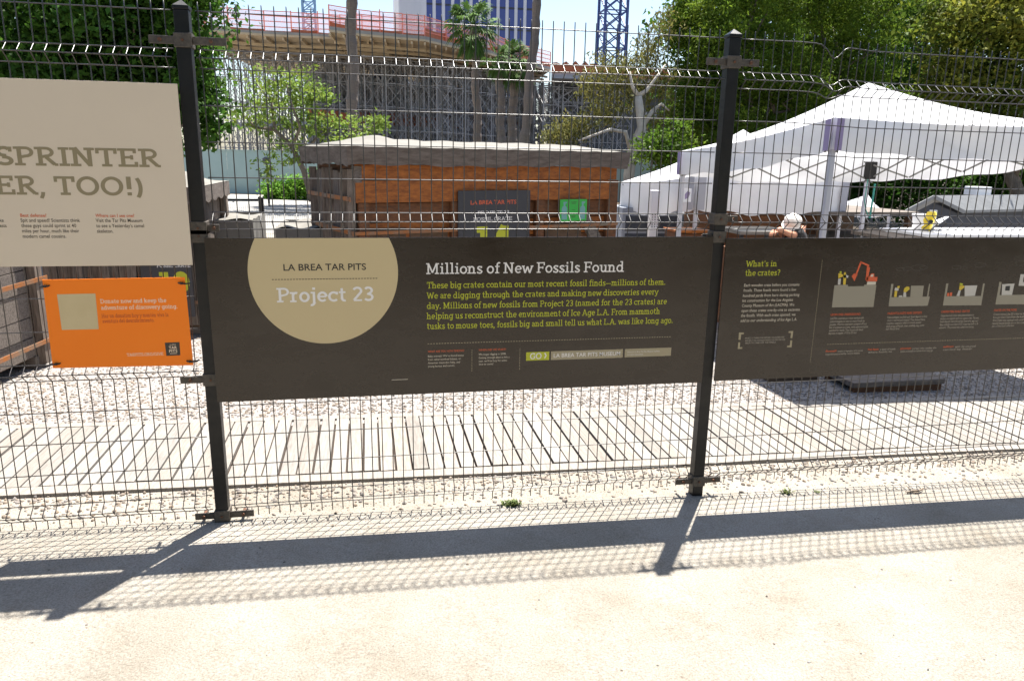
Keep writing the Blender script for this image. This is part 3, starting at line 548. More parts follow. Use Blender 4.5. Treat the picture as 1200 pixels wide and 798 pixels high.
w.build('dotted_rule', M['tan2'], S2)
w = MB(); Z = lambda x, y: (850+x/6.14, 290+y/6.14)
for ps in (((98, 612), (133, 612), (132, 624), (113, 625), (109, 664), (94, 664)), ((93, 682), (106, 682), (104, 718), (122, 716), (121, 729), (88, 730)), ((455, 603), (488, 601), (482, 652), (468, 652), (472, 614), (455, 615)), ((467, 668), (481, 668), (476, 718), (443, 718), (444, 707), (463, 705))): printpoly(w, [Z(*p) for p in ps][::-1], YS)
w.build('bracket_mark', M['tan2'], S2)
Z6 = lambda x, y: (960+x/5.908, 290+y/5.908); Z7 = lambda x, y: (1080+x/5.908, 290+y/5.908)
def art(name, m, polys, lay=0):
    w = MB()
    for z, ps in polys: printpoly(w, [z(*p) for p in ps], YS, lay)
    w.build(name, m, S2)
art('soil_drawing', M['print_grey'], [(Z6, ((105, 262), (87, 415), (375, 412), (395, 260), (312, 258), (310, 268), (200, 270), (198, 258))), (Z6, ((498, 253), (480, 408), (750, 404), (766, 340), (500, 345), (514, 253))), (Z6, ((745, 340), (755, 340), (768, 252), (760, 252))), (Z6, ((635, 265), (630, 342), (714, 342), (724, 265))), (Z7, ((170, 250), (147, 402), (412, 400), (423, 336), (170, 338), (185, 250))), (Z7, ((410, 336), (423, 336), (437, 250), (425, 250))), (Z7, ((538, 240), (510, 395), (780, 392), (790, 326), (540, 330), (553, 240)))])
art('crate_drawing', M['print_white'], [(Z7, ((297, 265), (297, 337), (368, 335), (385, 262))), (Z7, ((557, 255), (553, 330), (625, 328), (643, 250))), (Z7, ((684, 185), (670, 265), (750, 268), (764, 190)))], 1)
art('crate_mark', M['black_print'], [(Z7, ((580, 268), (577, 300), (608, 299), (612, 266))), (Z7, ((705, 205), (700, 240), (735, 240), (740, 205)))], 2)
art('digger_drawing', M['redtext'], [(Z6, ((285, 95), (250, 185), (262, 185), (293, 108))), (Z6, ((240, 180), (225, 200), (243, 235), (265, 185))), (Z6, ((285, 95), (288, 108), (345, 135), (345, 120))), (Z6, ((330, 130), (320, 225), (335, 230), (352, 140))), (Z6, ((328, 205), (325, 235), (400, 235), (403, 205))), (Z6, ((358, 182), (345, 205), (380, 205), (380, 180))), (Z7, ((178, 315), (174, 337), (190, 337), (192, 315))), (Z7, ((196, 313), (194, 336), (209, 336), (211, 312)))], 1)
art('track_drawing', M['cream'], [(Z6, ((333, 237), (328, 258), (390, 258), (392, 237))), (Z6, ((360, 188), (352, 203), (372, 203), (374, 187)))], 2)
def figs(w, y, spec):
    pass
art('worker_drawing', M['yellowp'], [(Z6, ((132, 180), (132, 215), (165, 200), (163, 188), (150, 180))), (Z6, ((168, 195), (165, 258), (182, 258), (186, 210), (184, 172), (172, 172))), (Z6, ((522, 300), (518, 343), (535, 343), (540, 300))), (Z6, ((590, 280), (582, 305), (598, 312), (625, 290), (622, 272), (605, 272))), (Z6, ((540, 268), (540, 282), (556, 280), (556, 266))), (Z7, ((262, 265), (258, 292), (270, 296), (296, 276), (294, 265), (276, 264)))], 1)
art('worker_drawing', M['print_white'], [(Z6, ((131, 218), (128, 258), (146, 258), (150, 215))), (Z6, ((168, 195), (170, 212), (200, 210), (202, 196), (184, 188))), (Z6, ((525, 278), (520, 298), (548, 300), (550, 282))), (Z6, ((584, 308), (580, 343), (602, 343), (600, 312))), (Z6, ((548, 343), (552, 334), (572, 332), (578, 343))), (Z7, ((256, 296), (240, 336), (262, 336), (270, 296)))], 1)
art('worker_drawing', M['lime'], [(Z6, ((141, 166), (141, 178), (154, 178), (154, 166))), (Z7, ((264, 246), (262, 260), (282, 262), (286, 250))), (Z6, ((604, 282), (600, 296), (612, 294), (614, 280)))], 2)
w = MB()
for z, cx, cy_, s in ((Z6, 225, 150, 30), (Z6, 560, 150, 28), (Z6, 610, 148, 30), (Z6, 690, 140, 50), (Z7, 240, 138, 30), (Z7, 290, 142, 25), (Z7, 405, 122, 38), (Z7, 690, 108, 40), (Z7, 15, 140, 28)):
    w.mark(); A = at(*z(cx, cy_), YS); sx = at(*z(cx+s, cy_), YS).x-A.x
    ribbon(w, [(sx*math.cos(q)*(1+.12*math.sin(5*q)), .36*sx*math.sin(q)) for q in [2*math.pi*i/24 for i in range(25)]][:-1]+[(sx, 0)], .0007, lambda p, q, l: A+UX*p+UZ*q+NN*.0006, 0)
w.build('cloud_drawing', M['cloudline'], S2)

# --- beige sign (left)
YB = -.056; a, b = at(211, 98, YB), at(224, 311, YB); x1 = (a.x+b.x)/2-.003; zt, zb = a.z-.002, b.z+.001; x0 = -2.35
S3 = thing('information_sign', ((x0+x1)/2, YB, zb), 'beige sign with large olive letters SPRINTER, left of the first post', 'sign')
board('panel', x0, x1, zb, zt, YB, .008, M['beige'], S3)
WT = .165; w = MB(); line(w, 'SPRINTER', -3.5, 194.2, 187.5, 196, 172, YB); line(w, 'ER, TOO!)', -3, 228.2, 168, 229.5, 206, YB); w.build('lettering', M['beigetext'], S3)
w = MB(); line(w, 'Best defense?', 24, 254.4, 54.7, 254.4, 250.4, YB, 'sans', bold=.012); line(w, 'Where can I see one?', 112, 254.6, 157.6, 254.6, 250.6, YB, 'sans', bold=.012); w.build('lettering', M['redtext'], S3)
w = MB()
for s, xl, yb, xr in (('Spit and speed! Scientists think', 24.4, 260.3, 94), ('these guys could sprint at 40', 25.2, 266.5, 89.5), ('miles per hour, much like their', 26.2, 272.7, 93), ('modern camel cousins.', 27, 279, 77.7), ('Visit the Tar Pits Museum', 112.4, 260.5, 167), ('to see a Yesterday\u2019s camel', 113, 266.7, 169), ('skeleton.', 114, 273, 133), ('ke', 0, 260.3, 4.6), ('ests', 0, 266.5, 8)): line(w, s, xl, yb, xr, yb, yb-4.3, YB, 'sans', res=3, bold=.004)
w.build('lettering', M['darktext'], S3)

# --- orange sign on zip ties
YO = -.046; P4 = [at(*p, YO) for p in ((62, 431.5), (226.5, 428), (216.5, 325), (49.5, 328))]
S4 = thing('donation_sign', P4[0], 'small orange sign tied to the wires below the beige sign', 'sign')
w = MB(); w.prism(P4, (0, 0, 0), (0, .004, 0)); w.build('panel', [M['orangesign']], S4)
w = MB(); qx = [at(*p, YO) for p in ((72.5, 386.6), (115.8, 385.7), (111.8, 344), (66.8, 345))]; w.poly([p+NN*.0006 for p in qx]); w.build('cream_square', mat('cream_print', (.56, .44, .24), .5, (.60, .48, .27), 6), S4)
WT = .13; w = MB(); line(w, 'Donate now and keep the', 118, 355.6, 195, 354.2, 350.6, YO); line(w, 'adventure of discovery going.', 118.8, 362.9, 208, 361.5, 358, YO); w.build('lettering', M['peach'], S4)
w = MB(); line(w, 'Haz un donativo hoy y mant\u00e9n viva la', 119.5, 372.5, 197.5, 371, 368, YO); line(w, 'aventura del descubrimiento.', 120.4, 378.3, 181, 377.3, 374, YO); w.build('lettering', M['orangedim'], S4)
w = MB(); line(w, 'TARPITS.ORG/GIVE', 149, 417.4, 191.6, 416.4, 413.9, YO); w.build('lettering', M['peach'], S4)
w = MB(); printpoly(w, [(195, 417), (211.4, 416.2), (210.4, 400.8), (193.2, 401.6)], YO); o = w.build('logo_square', M['darktext'], S4)
w = MB(); line(w, 'TAR', 198, 409, 207.5, 408.8, 405.6, YO-.0004, 'sans', bold=.01); line(w, 'PITS', 198.4, 413, 208, 412.6, 409.8, YO-.0004, 'sans', bold=.01); line(w, 'LA BREA', 199, 404.4, 206.5, 404.2, 403.2, YO-.0004, 'sans'); printpoly(w, [(199, 414.6), (207.6, 414.3), (207.5, 413.8), (199, 414.1)], YO-.0004); w.build('lettering', M['peach'], S4)
for px, py, dx in ((54, 335.5, -1), (212, 332, 1), (67, 426.5, -1), (222, 423.5, 1)):
    w = MB(); p = at(px, py, YO-.004); w.tube([p+Vector((-dx*.012, .006, .002)), p+Vector((-dx*.008, -.001, 0)), p+Vector((dx*.012, -.003, -.002)), p+Vector((dx*.03, .01, -.004)), p+Vector((dx*.032, .04, -.004))], .0035, 6); w.bevbox(p.x+dx*.004-.006, p.x+dx*.004+.006, p.y-.008, p.y, p.z-.005, p.z+.005, .001); w.build('zip_tie', M['tie'], S4)

# ================================================================== CRATES AND YARD
CA = R(20); C0 = at(416, 215, 3.6); C0 = Vector((C0.x, C0.y, 0)); CU, CV = Vector((math.cos(CA), math.sin(CA), 0)), Vector((-math.sin(CA), math.cos(CA), 0)); CL, CW, CH = 3.05, 1.35, 1.62
cz = zg(C0.x)
def crate_local(u, v, z): return C0+CU*u+CV*v+Vector((0, 0, z))
def obox(mb, u0, u1, v0, v1, z0, z1, mi=0): mb.hexa([crate_local(*p) for p in ((u0, v0, z0), (u1, v0, z0), (u1, v1, z0), (u0, v1, z0), (u0, v0, z1), (u1, v0, z1), (u1, v1, z1), (u0, v1, z1))], mi)
def obar(mb, a, b, w, h, mi=0): mb.bar(crate_local(*a), crate_local(*b), w, h, mi=mi)
BC = thing('fossil_crate', (C0.x, C0.y, cz), 'big stained wooden crate under a pale canvas cover, behind the wide brown sign', 'crate')
w = MB(); obox(w, .05, CL-.05, .07, CW-.05, cz+.12, CH-.02); w.build('back_boards', M['brownwood'], BC)
w = MB()   # front top planks
for k, (z0, z1, o) in enumerate(((1.475, 1.615, 0), (1.265, 1.468, .006))): obox(w, .0, CL, -.012-o, .05, z0, z1)
w.build('top_plank', M['orangewood'], BC)
for z0, z1, mm in ((1.08, 1.255, 'brownwood'), (.90, 1.07, 'orangewood'), (.70, .89, 'brownwood'), (.45, .69, 'orangewood'), (.2, .44, 'brownwood')):
    w = MB(); obox(w, .06, CL-.06, .03, .068, z0, z1); w.build('front_plank', M[mm], BC)
for u in (0.02, .98, 1.98, 2.93):
    w = MB(); obox(w, u, u+.10, -.03, .028, cz+.02, 1.262); w.build('upright', M['brownwood'], BC)
for u0, u1 in ((.98, 1.45), (1.98, 1.45), (2.95, 2.5)):
    w = MB(); obar(w, (u0+.05, -.005, .55), (u1, -.005, 1.24), .055, .12); w.build('diagonal_brace', M['greywoodh'], BC)
for u0, u1, z in ((.12, .5, 1.02), (.55, .95, 1.0), (1.12, 1.9, .96), (2.12, 2.6, 1.01)):
    w = MB(); obox(w, u0, u1, .005, .029, .62, z); w.build('patch_board', M['darkwood'], BC)
w = MB()
for z in (.985, .5): obox(w, -.03, CL+.03, -.042, -.033, z-.016, z+.016); obox(w, -.042, -.034, -.03, CW, z-.022, z+.022)
for z in (1.30,): obox(w, -.062, -.055, -.03, CW, z-.02, z+.02)
w.build('ratchet_strap', M['strap'], BC)
w = MB()   # left side: rough vertical timbers with leaning struts
for i in range(6): v = .06+i*.215; obox(w, .0, .045, v, v+.2, cz+.05, 1.55-.02*(i % 2))
w.build('side_boards', M['greywood'], BC)
for v0, v1 in ((.10, .02), (.34, .22), (.60, .70), (.88, .80), (1.2, 1.25)):
    w = MB(); obar(w, (-.03, v0, cz+.02), (-.025, v1, 1.57), .075, .05); w.build('strut', M['greywood'], BC)
w = MB(); obox(w, -.01, .06, -.02, .07, 1.45, 1.6); w.build('corner_block', M['greywoodh'], BC)
for v in (.05, CW-.2):
    w = MB(); obox(w, .0, CL, v, v+.12, cz, cz+.118); w.build('skid', M['greywoodh'], BC)
for u in (-.02, CL-.08):   # right corner posts
    if u > 0: w = MB(); obox(w, u, u+.10, -.026, .05, cz+.02, 1.47); w.build('corner_post', M['brownwood'], BC)
OV = .11
w = MB()   # canvas top: sagging cloth over a ridge
def top(u, v):
    uu, vv = -OV+u*(CL+2*OV), -OV+v*(CW+2*OV)
    e = min(u, 1-u)/.10; f = min(v*1.0, 1-v)/.40; hgt = .085*min(1, max(0, e))**.7*min(1, max(0, f))**.8
    hgt += .035*math.exp(-((u-.17)/.05)**2-((v-.45)/.2)**2)-.010*math.sin(u*23)**2*min(1, f*2)-.01*u*min(1, f)
    return crate_local(uu, vv, 1.775+hgt+.004*math.sin(u*61+v*9))
w.grid(top, 90, 24); w.build('canvas_cover', M['canvas'], BC, smooth=True)
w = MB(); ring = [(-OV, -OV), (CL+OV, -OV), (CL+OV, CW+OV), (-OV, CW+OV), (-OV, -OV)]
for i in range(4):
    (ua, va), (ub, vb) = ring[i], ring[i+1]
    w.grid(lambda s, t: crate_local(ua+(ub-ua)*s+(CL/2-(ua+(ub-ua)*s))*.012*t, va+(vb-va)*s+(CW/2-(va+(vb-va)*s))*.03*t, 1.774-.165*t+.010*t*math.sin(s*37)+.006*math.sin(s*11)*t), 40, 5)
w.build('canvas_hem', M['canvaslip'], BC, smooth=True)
# notices on the crate
PN = CV*-1; PP = crate_local(0, -.052, 0)
q = [atp(*p, PP, PN) for p in ((537, 340), (620, 335), (620.5, 224.5), (537, 222.5))]
def upright(q): # square up a traced board: vertical sides, level top
    x0 = (q[0].lerp(q[3], .5)); x1 = (q[1].lerp(q[2], .5)); zt = (q[2].z+q[3].z)/2; zb = (q[0].z+q[1].z)/2; return Vector((x0.x, x0.y, zb)), Vector((x1.x, x1.y, zb)), zt
a, b, zt = upright(q); 
CS = thing('crate_sign', a, 'charcoal sign reading Project 23 fossil crate, on the big stained crate', 'sign')
w = MB(); w.prism([a, b, Vector((b.x, b.y, zt)), Vector((a.x, a.y, zt))], (0, 0, 0), CV*.012); w.build('panel', M['navy'], CS)
def cline(mb, text, xl, yl, xr, ct, kind='slab', **kw):
    mb.mark(); A, B, T = atp(xl, yl, PP, PN), atp(xr, yl, PP, PN), atp(xl, ct, PP, PN)
    (slab if kind == 'slab' else sans)(mb, text, A, CU, UZ, PN, (B-A).dot(CU), T.z-A.z, **kw)
w = MB(); cline(w, 'LA BREA TAR PITS', 551.5, 240, 605, 235, 'sans', bold=.016); w.build('lettering', M['redtext'], CS)
WT = .13; w = MB(); cline(w, 'PROJECT 23', 560, 251.2, 596.5, 247.6); cline(w, 'FOSSIL CRATE', 555, 259.4, 600, 255.2); w.build('lettering', M['white'], CS)
WT = .24; w = MB(); cline(w, '14', 557, 303, 598, 266); w.build('lettering', M['lime'], CS)
GN = thing('hygiene_notice', crate_local(2.4, -.05, 1.1), 'bright green notice with two bottles drawn on it, on the big stained crate', 'notice')
PP2 = crate_local(0, -.058, 0); a, b, zt = upright([atp(*p, PP2, PN) for p in ((655.5, 259), (687, 259.5), (688, 234), (657, 233.5))])
w = MB(); w.prism([a, b, Vector((b.x, b.y, zt)), Vector((a.x, a.y, zt))], (0, 0, 0), CV*.005); w.build('sheet', M['green'], GN)
for x in (.16, .84):
    c = a.lerp(b, x); H = zt-a.z; w = MB(); f = lambda u, z: c+CU*(u*H)+UZ*(z*H)+PN*.001
    w.poly([f(-.15, .08), f(.15, .08), f(.15, .58), f(.10, .68), f(-.10, .68), f(-.15, .58)]); w.poly([f(-.05, .68), f(.05, .68), f(.05, .80), f(.14, .84), f(.14, .89), f(-.07, .89)]); w.build('bottle_drawing', M['bluegrey'], GN)
c = a.lerp(b, .5); H = zt-a.z; w = MB()
for z, l in ((.86, .16), (.80, .12), (.50, .10), (.22, .13), (.17, .1)): w.poly([c+CU*(-l*H)+UZ*(z*H)+PN*.001, c+CU*(l*H)+UZ*(z*H)+PN*.001, c+CU*(l*H)+UZ*((z+.02)*H)+PN*.001, c+CU*(-l*H)+UZ*((z+.02)*H)+PN*.001])
w.build('print_lines', M['darktext'], GN)

# left crates
def plank_crate(root, x0, x1, y0, y1, z0, z1, vertical, wm, posts=True, strapz=(), lid=True):
    w = MB(); w.box(x0+.03, x1-.03, y0+.03, y1-.03, z0+.08, z1-.02); w.build('inner_boards', M['darkwood'], root)
    w = MB()
    if vertical:
        x = x0
        while x < x1-.02: d = rnd.uniform(.10, .17); w.box(x+.006, min(x1, x+d), y0-rnd.uniform(0, .012), y0+.03, z0+.1, z1-rnd.uniform(.01, .03)); x += d
        y = y0
        while y < y1-.02: d = rnd.uniform(.12, .17); w.box(x1-.03, x1+rnd.uniform(0, .01), y+.036, min(y1, y+d+.03), z0+.1, z1-.02); w.box(x0-.005, x0+.03, y+.036, min(y1, y+d+.03), z0+.1, z1-.02); y += d
    else:
        z = z0+.1
        while z < z1-.03:
            d = rnd.uniform(.15, .22); zz = min(z1, z+d)-.008; w.box(x0+.004, x1-.034, y0-rnd.uniform(0, .01), y0+.03, z, zz); w.box(x1-.03, x1+rnd.uniform(0, .01), y0, y1, z, zz); w.box(x0-rnd.uniform(0, .01), x0+.0, y0, y1, z, zz); z += d
    w.build('wall_boards', M[wm], root)
    if posts:
        for y in (y0+.05, y1-.15):
            w = MB(); w.box(x1+.013, x1+.075, y, y+.10, z0+.03, z1); w.build('upright', M['greywood'], root)
    for z in strapz:
        w = MB(); w.box(x1+.08, x1+.086, y0-.02, y1, z-.017, z+.017); w.box(x0, x1+.08, y0-.025, y0-.018, z-.017, z+.017); w.build('ratchet_strap', M['strap'], root)
    for y in (y0+.05, y1-.2):
        w = MB(); w.box(x0, x1+.02, y, y+.14, z0, z0+.095); w.build('skid', M['greywoodh'], root)
    if lid:
        w = MB(); w.grid(lambda u, v: (x0-.08+(x1-x0+.16)*u, y0-.08+(y1-y0+.16)*v, z1+.015+.12*min(1, min(u, 1-u)/.2)*min(1, min(v, 1-v)/.4)+.006*math.sin(40*u)), 24, 14); w.build('canvas_cover', M['canvas'], root, smooth=True)
        w = MB(); rg = [(x0-.08, y0-.08), (x1+.08, y0-.08), (x1+.08, y1+.08), (x0-.08, y1+.08), (x0-.08, y0-.08)]
        for i in range(4):
            (xa, ya), (xb, yb) = rg[i], rg[i+1]; w.grid(lambda s, t: (xa+(xb-xa)*s, ya+(yb-ya)*s, z1+.014-.15*t*(1+.1*math.sin(s*30))), 20, 3)
        w.build('canvas_hem', M['canvaslip'], root)
zz = zg(-2.5)
K = thing('fossil_crate', (-3.1, 2.75, zz), 'grey plank crate with orange straps, at the left edge beside the orange sign', 'crate'); K.rotation_euler = (0, 0, 0)
plank_crate(K, -4.3, -2.06, 1.95, 3.18, zz, 1.55, False, 'greywoodh', True, (.70, .20))
K.rotation_euler = (0, 0, R(-8))
K.location = (-3.05, 2.72, zz)
pb = atg(225, 394); zz = zg(-1.6)
L0, L1, LY = at(50, 320, pb.y).x, at(236, 330, pb.y).x, pb.y
K = thing('fossil_crate', ((L0+L1)/2, LY, zz), 'dark vertical-board crate with a charcoal number sign, behind the orange sign', 'crate')
plank_crate(K, L0, L1-.02, LY, LY+1.45, zz, 1.37, True, 'greywood', True, (.30,))
for x in (.22, .40, .55, .80): w = MB(); xx = L0+(L1-L0)*x; w.bar((xx, LY-.045, zz+.05), (xx+rnd.uniform(-.1, .1), LY-.045, 1.36), .08, .05); w.build('strut', M['greywood'], K)
YC = LY-.09; A, B = at(170, 370, YC), at(229, 370, YC); zt = at(200, 290, YC).z
CS2 = thing('crate_sign', A, 'charcoal sign with a lime number ten, beside the foot of the first post', 'sign')
w = MB(); w.bevbox(A.x, B.x, YC, YC+.012, A.z-.02, zt, .001); w.build('panel', M['navy'], CS2)
WT = .13; w = MB(); line(w, 'FOSSIL CRATE', 184, 313.5, 223, 313.5, 309, YC); w.build('lettering', M['white'], CS2)
WT = .24; w = MB(); line(w, '10', 187, 343, 222, 343, 319, YC); w.build('lettering', M['lime'], CS2)
# tarp covered boxes in the middle distance
def tarp_box(px0, px1, pyt, Y, dy, label, rz=0):
    A, B = at(px0, pyt, Y), at(px1, pyt, Y); z0 = zg(A.x); zt = (A.z+B.z)/2
    t = thing('covered_crate', ((A.x+B.x)/2, Y, z0), label, 'crate')
    w = MB(); w.box(A.x+.03, B.x-.03, Y+.03, Y+dy-.03, z0, zt-.03); w.build('crate_body', M['greywoodh'], t)
    w = MB(); n = 30
    w.grid(lambda u, v: (A.x+(B.x-A.x)*u, Y+dy*v, zt+.02*math.sin(u*9+v*4)*min(1, min(u, 1-u)*8)+.012*math.sin(v*17)), n, 10)
    rg = [(A.x, Y), (B.x, Y), (B.x, Y+dy), (A.x, Y+dy), (A.x, Y)]
    for i in range(4):
        (xa, ya), (xb, yb) = rg[i], rg[i+1]; w.grid(lambda s, q: (xa+(xb-xa)*s+.02*q*math.sin(s*21), ya+(yb-ya)*s+.02*q*math.sin(s*17), zt-.62*q+.02*q*math.sin(s*25)), n, 6)
    w.build('tarpaulin', M['canvas'], t, smooth=True); return t
tarp_box(190, 296, 258, 4.9, 1.0, 'long flat crate under a pale tarpaulin, right beside the first post')
tarp_box(322, 385, 268, 4.6, 1.1, 'low crate under a crumpled white tarpaulin, beside the left end of the big crate')
# slender black posts with a light mesh fence beyond
for px, pt, Y, lb in ((305.5, 230.5, 6.4, 'slim black round post standing in front of the pavement, right of the first post'),):
    p = at(px, pt, Y); t = thing('fence_post', (p.x, Y, zg(p.x)), lb, 'post')
    w = MB(); w.tube([(p.x, Y, zg(p.x)), (p.x, Y, p.z-.02)], .032, 10); w.build('post_shaft', M['black'], t); w = MB(); w.lathe([(.036, -.03), (.036, -.01), (.02, 0)], (p.x, Y, p.z), 10); w.build('post_cap', M['black'], t)
w = MB(); Ym = 6.4; A = at(232, 248, Ym); B = at(380, 236, Ym)
zt = at(330, 240, Ym).z
n = 60
for i in range(n+1): x = A.x+(B.x-A.x)*i/n; w.tube([(x, Ym+.04, zg(x)+.03), (x, Ym+.04, zt)], .0016, 4)
for j in range(26): z = zg(A.x)+.03+(zt-zg(A.x)-.03)*j/25; w.tube([(A.x, Ym+.043, z), (B.x, Ym+.043, z)], .0016, 4)
tag(w.build('mesh_fence', M['galv']), 'low fine grey mesh fence on the slim black post', 'fence')
# bench-like slatted barrier and garden lamp, hedge, hoarding
Yb = 23.5; A, B = at(262, 246, Yb), at(305, 246, Yb); z0 = zg(A.x)
t = thing('slatted_barrier', ((A.x+B.x)/2, Yb, z0), 'low white slatted barrier in front of the teal wall', 'barrier'); zt = at(280, 233.5, Yb).z
for j in range(4): w = MB(); zc = z0+.06+(zt-z0-.06)*j/3; w.box(A.x-.6, B.x, Yb, Yb+.04, zc-.035, zc+.02); w.build('slat', M['whiteplastic'], t)
for x in (A.x-.5, A.x+.3, B.x-.05): w = MB(); w.box(x, x+.05, Yb+.042, Yb+.09, z0, zt); w.build('leg', M['darksteel'], t)
Yl = 22.0; p = at(312, 184, Yl); t = thing('garden_lamp', (p.x, Yl, zg(p.x)), 'thin black garden lamp standing before the teal wall', 'lamp')
w = MB(); w.tube([(p.x, Yl, zg(p.x)), (p.x, Yl, p.z-.22)], .035, 8); w.build('lamp_post', M['black'], t)
w = MB(); w.lathe([(.05, -.24), (.11, -.2), (.13, -.05), (.04, 0)], (p.x, Yl, p.z), 10); w.build('lamp_head', M['darksteel'], t)
A, B = at(150, 174, 29), at(790, 184, 29)
def hoarding(x0, x1, Y, zt, label):
    t = thing('hoarding', (x0, Y, zg(x0)), label, 'wall'); w = MB(); x = x0
    while x < x1: w.box(x+.004, x+1.216, Y, Y+.03, zg(x)-.1, zt); x += 1.22
    w.build('wall_panels', M['hoard'], t); w = MB(); x = x0
    while x < x1: w.box(x+.9, x+1.0, Y+.032, Y+.13, zg(x)-.1, zt); x += 2.44
    w.build('props', M['greywood'], t); w = MB(); w.box(x0, x1, Y-.03, Y+.06, zt+.002, zt+.05); w.build('wall_rail', M['hoard'], t)
hoarding(A.x, B.x, 29, (A.z+B.z)/2-.06, 'long teal site wall below the scaffolding')

# ================================================================== TENTS
def canopy(cs, peak, drop, label, patch, sag=.16, strut=True, patches=(0,), PW=.065):
    cs = [Vector(c) for c in cs]; peak = Vector(peak); ctr = sum(cs, Vector())/4
    t = thing('canopy_tent', (ctr.x, ctr.y, zg(ctr.x)), label, 'tent')
    def edge(i, s): a, b = cs[i], cs[(i+1) % 4]; p = a.lerp(b, s); p.z -= .035*math.sin(math.pi*s); return p
    w = MB()
    for i in range(4):
        def f(s, v):
            p = edge(i, s).lerp(peak, v); e = abs(2*s-1)
            p.z -= sag*math.sin(math.pi*min(1, v))*(.55+.45*(1-e*e)); return p
        w.grid(f, 20, 14)
    w.build('roof_cloth', M['tent'], t, smooth=True)
    w = MB()
    for i in range(4):
        a, b = cs[i], cs[(i+1) % 4]; d = (b-a).normalized(); out = Vector((d.y, -d.x, 0))
        w.grid(lambda s, v: edge(i, s)+out*(.012*math.sin(9*s+i)*v+.018*math.sin(math.pi*v)*math.sin(3.3*s*math.pi))-Vector((0, 0, v*drop*(1+.05*math.sin(7*s*math.pi))+.03*v*math.sin(math.pi*s))), 36, 8)
    w.build('valance', M['tent'], t, smooth=True)
    for i in patches:
        c = cs[i]
        for j in ((i+1) % 4, (i-1) % 4):
            d = (cs[j]-c).normalized(); out = Vector((d.y, -d.x, 0)) if j == (i+1) % 4 else Vector((-d.y, d.x, 0))
            w = MB(); w.grid(lambda s, v: c+d*(.005+PW*s)+out*.03-Vector((0, 0, .01+v*(drop*1.0))), 4, 4); w.build('corner_patch', M[patch], t)
    for i, c in enumerate(cs):
        k = (ctr-c); k.z = 0; k = k.normalized()*.05; w = MB(); x, y = c.x+k.x, c.y+k.y
        w.bevbox(x-.021, x+.021, y-.021, y+.021, zg(x)+.9, c.z-.03, .004); w.bevbox(x-.016, x+.016, y-.016, y+.016, zg(x), zg(x)+.899, .003); w.bevbox(x-.05, x+.05, y-.05, y+.05, zg(x), zg(x)+.008, .002); w.build('leg', M['pole'], t)
    if strut:
        for i in range(4):
            a, b = cs[i], cs[(i+1) % 4]; inn = (ctr-(a+b)/2); inn.z = 0; inn = inn.normalized()*.06; w = MB(); n = 4
            for q in range(n):
                p0, p1 = a.lerp(b, q/n)+inn, a.lerp(b, (q+1)/n)+inn; hi, lo = Vector((0, 0, -.03)), Vector((0, 0, -drop-.02))
                w.bar(p0+hi, p1+lo, .010, .016); w.bar(p0+lo+inn*.3, p1+hi+inn*.3, .010, .016)
            w.build('scissor_truss', M['strut'], t)
    return t
T1 = canopy([(4.36, 2.02, 2.06), (6.95, 1.95, 2.06), at(1020, 187, 4.55), at(797, 177.5, 4.5)], (5.52, 3.3, 2.47), .245, 'large white pop-up tent nearest the fence, with purple corner patches', 'tentpurple', patches=(0, 3))
p = at(1020, 200, 4.45)
w = MB(); w.bevbox(p.x-.05, p.x+.05, p.y-.05, p.y+.05, p.z-.10, p.z+.10, .01); w.build('leg_joint', M['rubber'], T1)
w = MB(); w.tube([(p.x-.06, p.y-.06, p.z-.1), (p.x-.075, p.y-.07, p.z-.35), (p.x-.03, p.y-.05, p.z-.45), (p.x+.03, p.y-.05, p.z-.55)], .006, 5); w.tube([(p.x+.04, p.y-.06, p.z-.15), (p.x+.03, p.y-.06, p.z-.55)], .012, 6); w.build('cord', M['cord'], T1)
T2 = canopy([at(817, 205.5, 5.0), at(994, 210, 5.3), Vector((7.3, 7.6, 1.40)), at(728, 213.5, 7.0)], (5.75, 6.2, 2.12), .40, 'smaller white tent tucked behind the left side of the large tent', 'tentgrey', sag=.12, patches=(0, 1), PW=.11)
for px, py, Y in ((805.5, 229, 4.95),):
    p = at(px, py, Y); w = MB(); w.box(p.x-.06, p.x+.05, Y, Y+.004, p.z-.08, p.z+.08); tag(w.build('valance_badge', M['whiteplastic']), None, None); o = bpy.data.objects['valance_badge']; o.parent = T2; o.matrix_parent_inverse = Matrix.Translation(-T2.location)
    w = MB(); w.poly([(p.x-.03, Y-.002, p.z-.05), (p.x+.015, Y-.002, p.z-.03), (p.x+.035, Y-.002, p.z+.03), (p.x+.0, Y-.002, p.z+.05), (p.x-.035, Y-.002, p.z+.01)]); o2 = w.build('badge_mark', M['tentpurple']); o2.parent = o
pk = at(1017, 228, 9.0); e = at(985, 247, 8.2); f = at(1046, 248, 8.2)
T3 = canopy([Vector((e.x, 8.2, e.z)), Vector((f.x, 8.2, f.z)), Vector((f.x+.3, 9.9, e.z)), Vector((e.x+.3, 9.9, e.z))], (pk.x, 9.0, pk.z), .05, 'tiny white pointed tent beyond the leg of the large tent', 'tentgrey', sag=.16, strut=False, patches=())

# ================================================================== YARD OBJECTS UNDER THE TENTS
def simple(name, parts, loc, label, cat, group=None):
    t = thing(name, loc, label, cat, group)
    for pn, mm, fn in parts: w = MB(); fn(w); w.build(pn, M[mm], t)
    return t
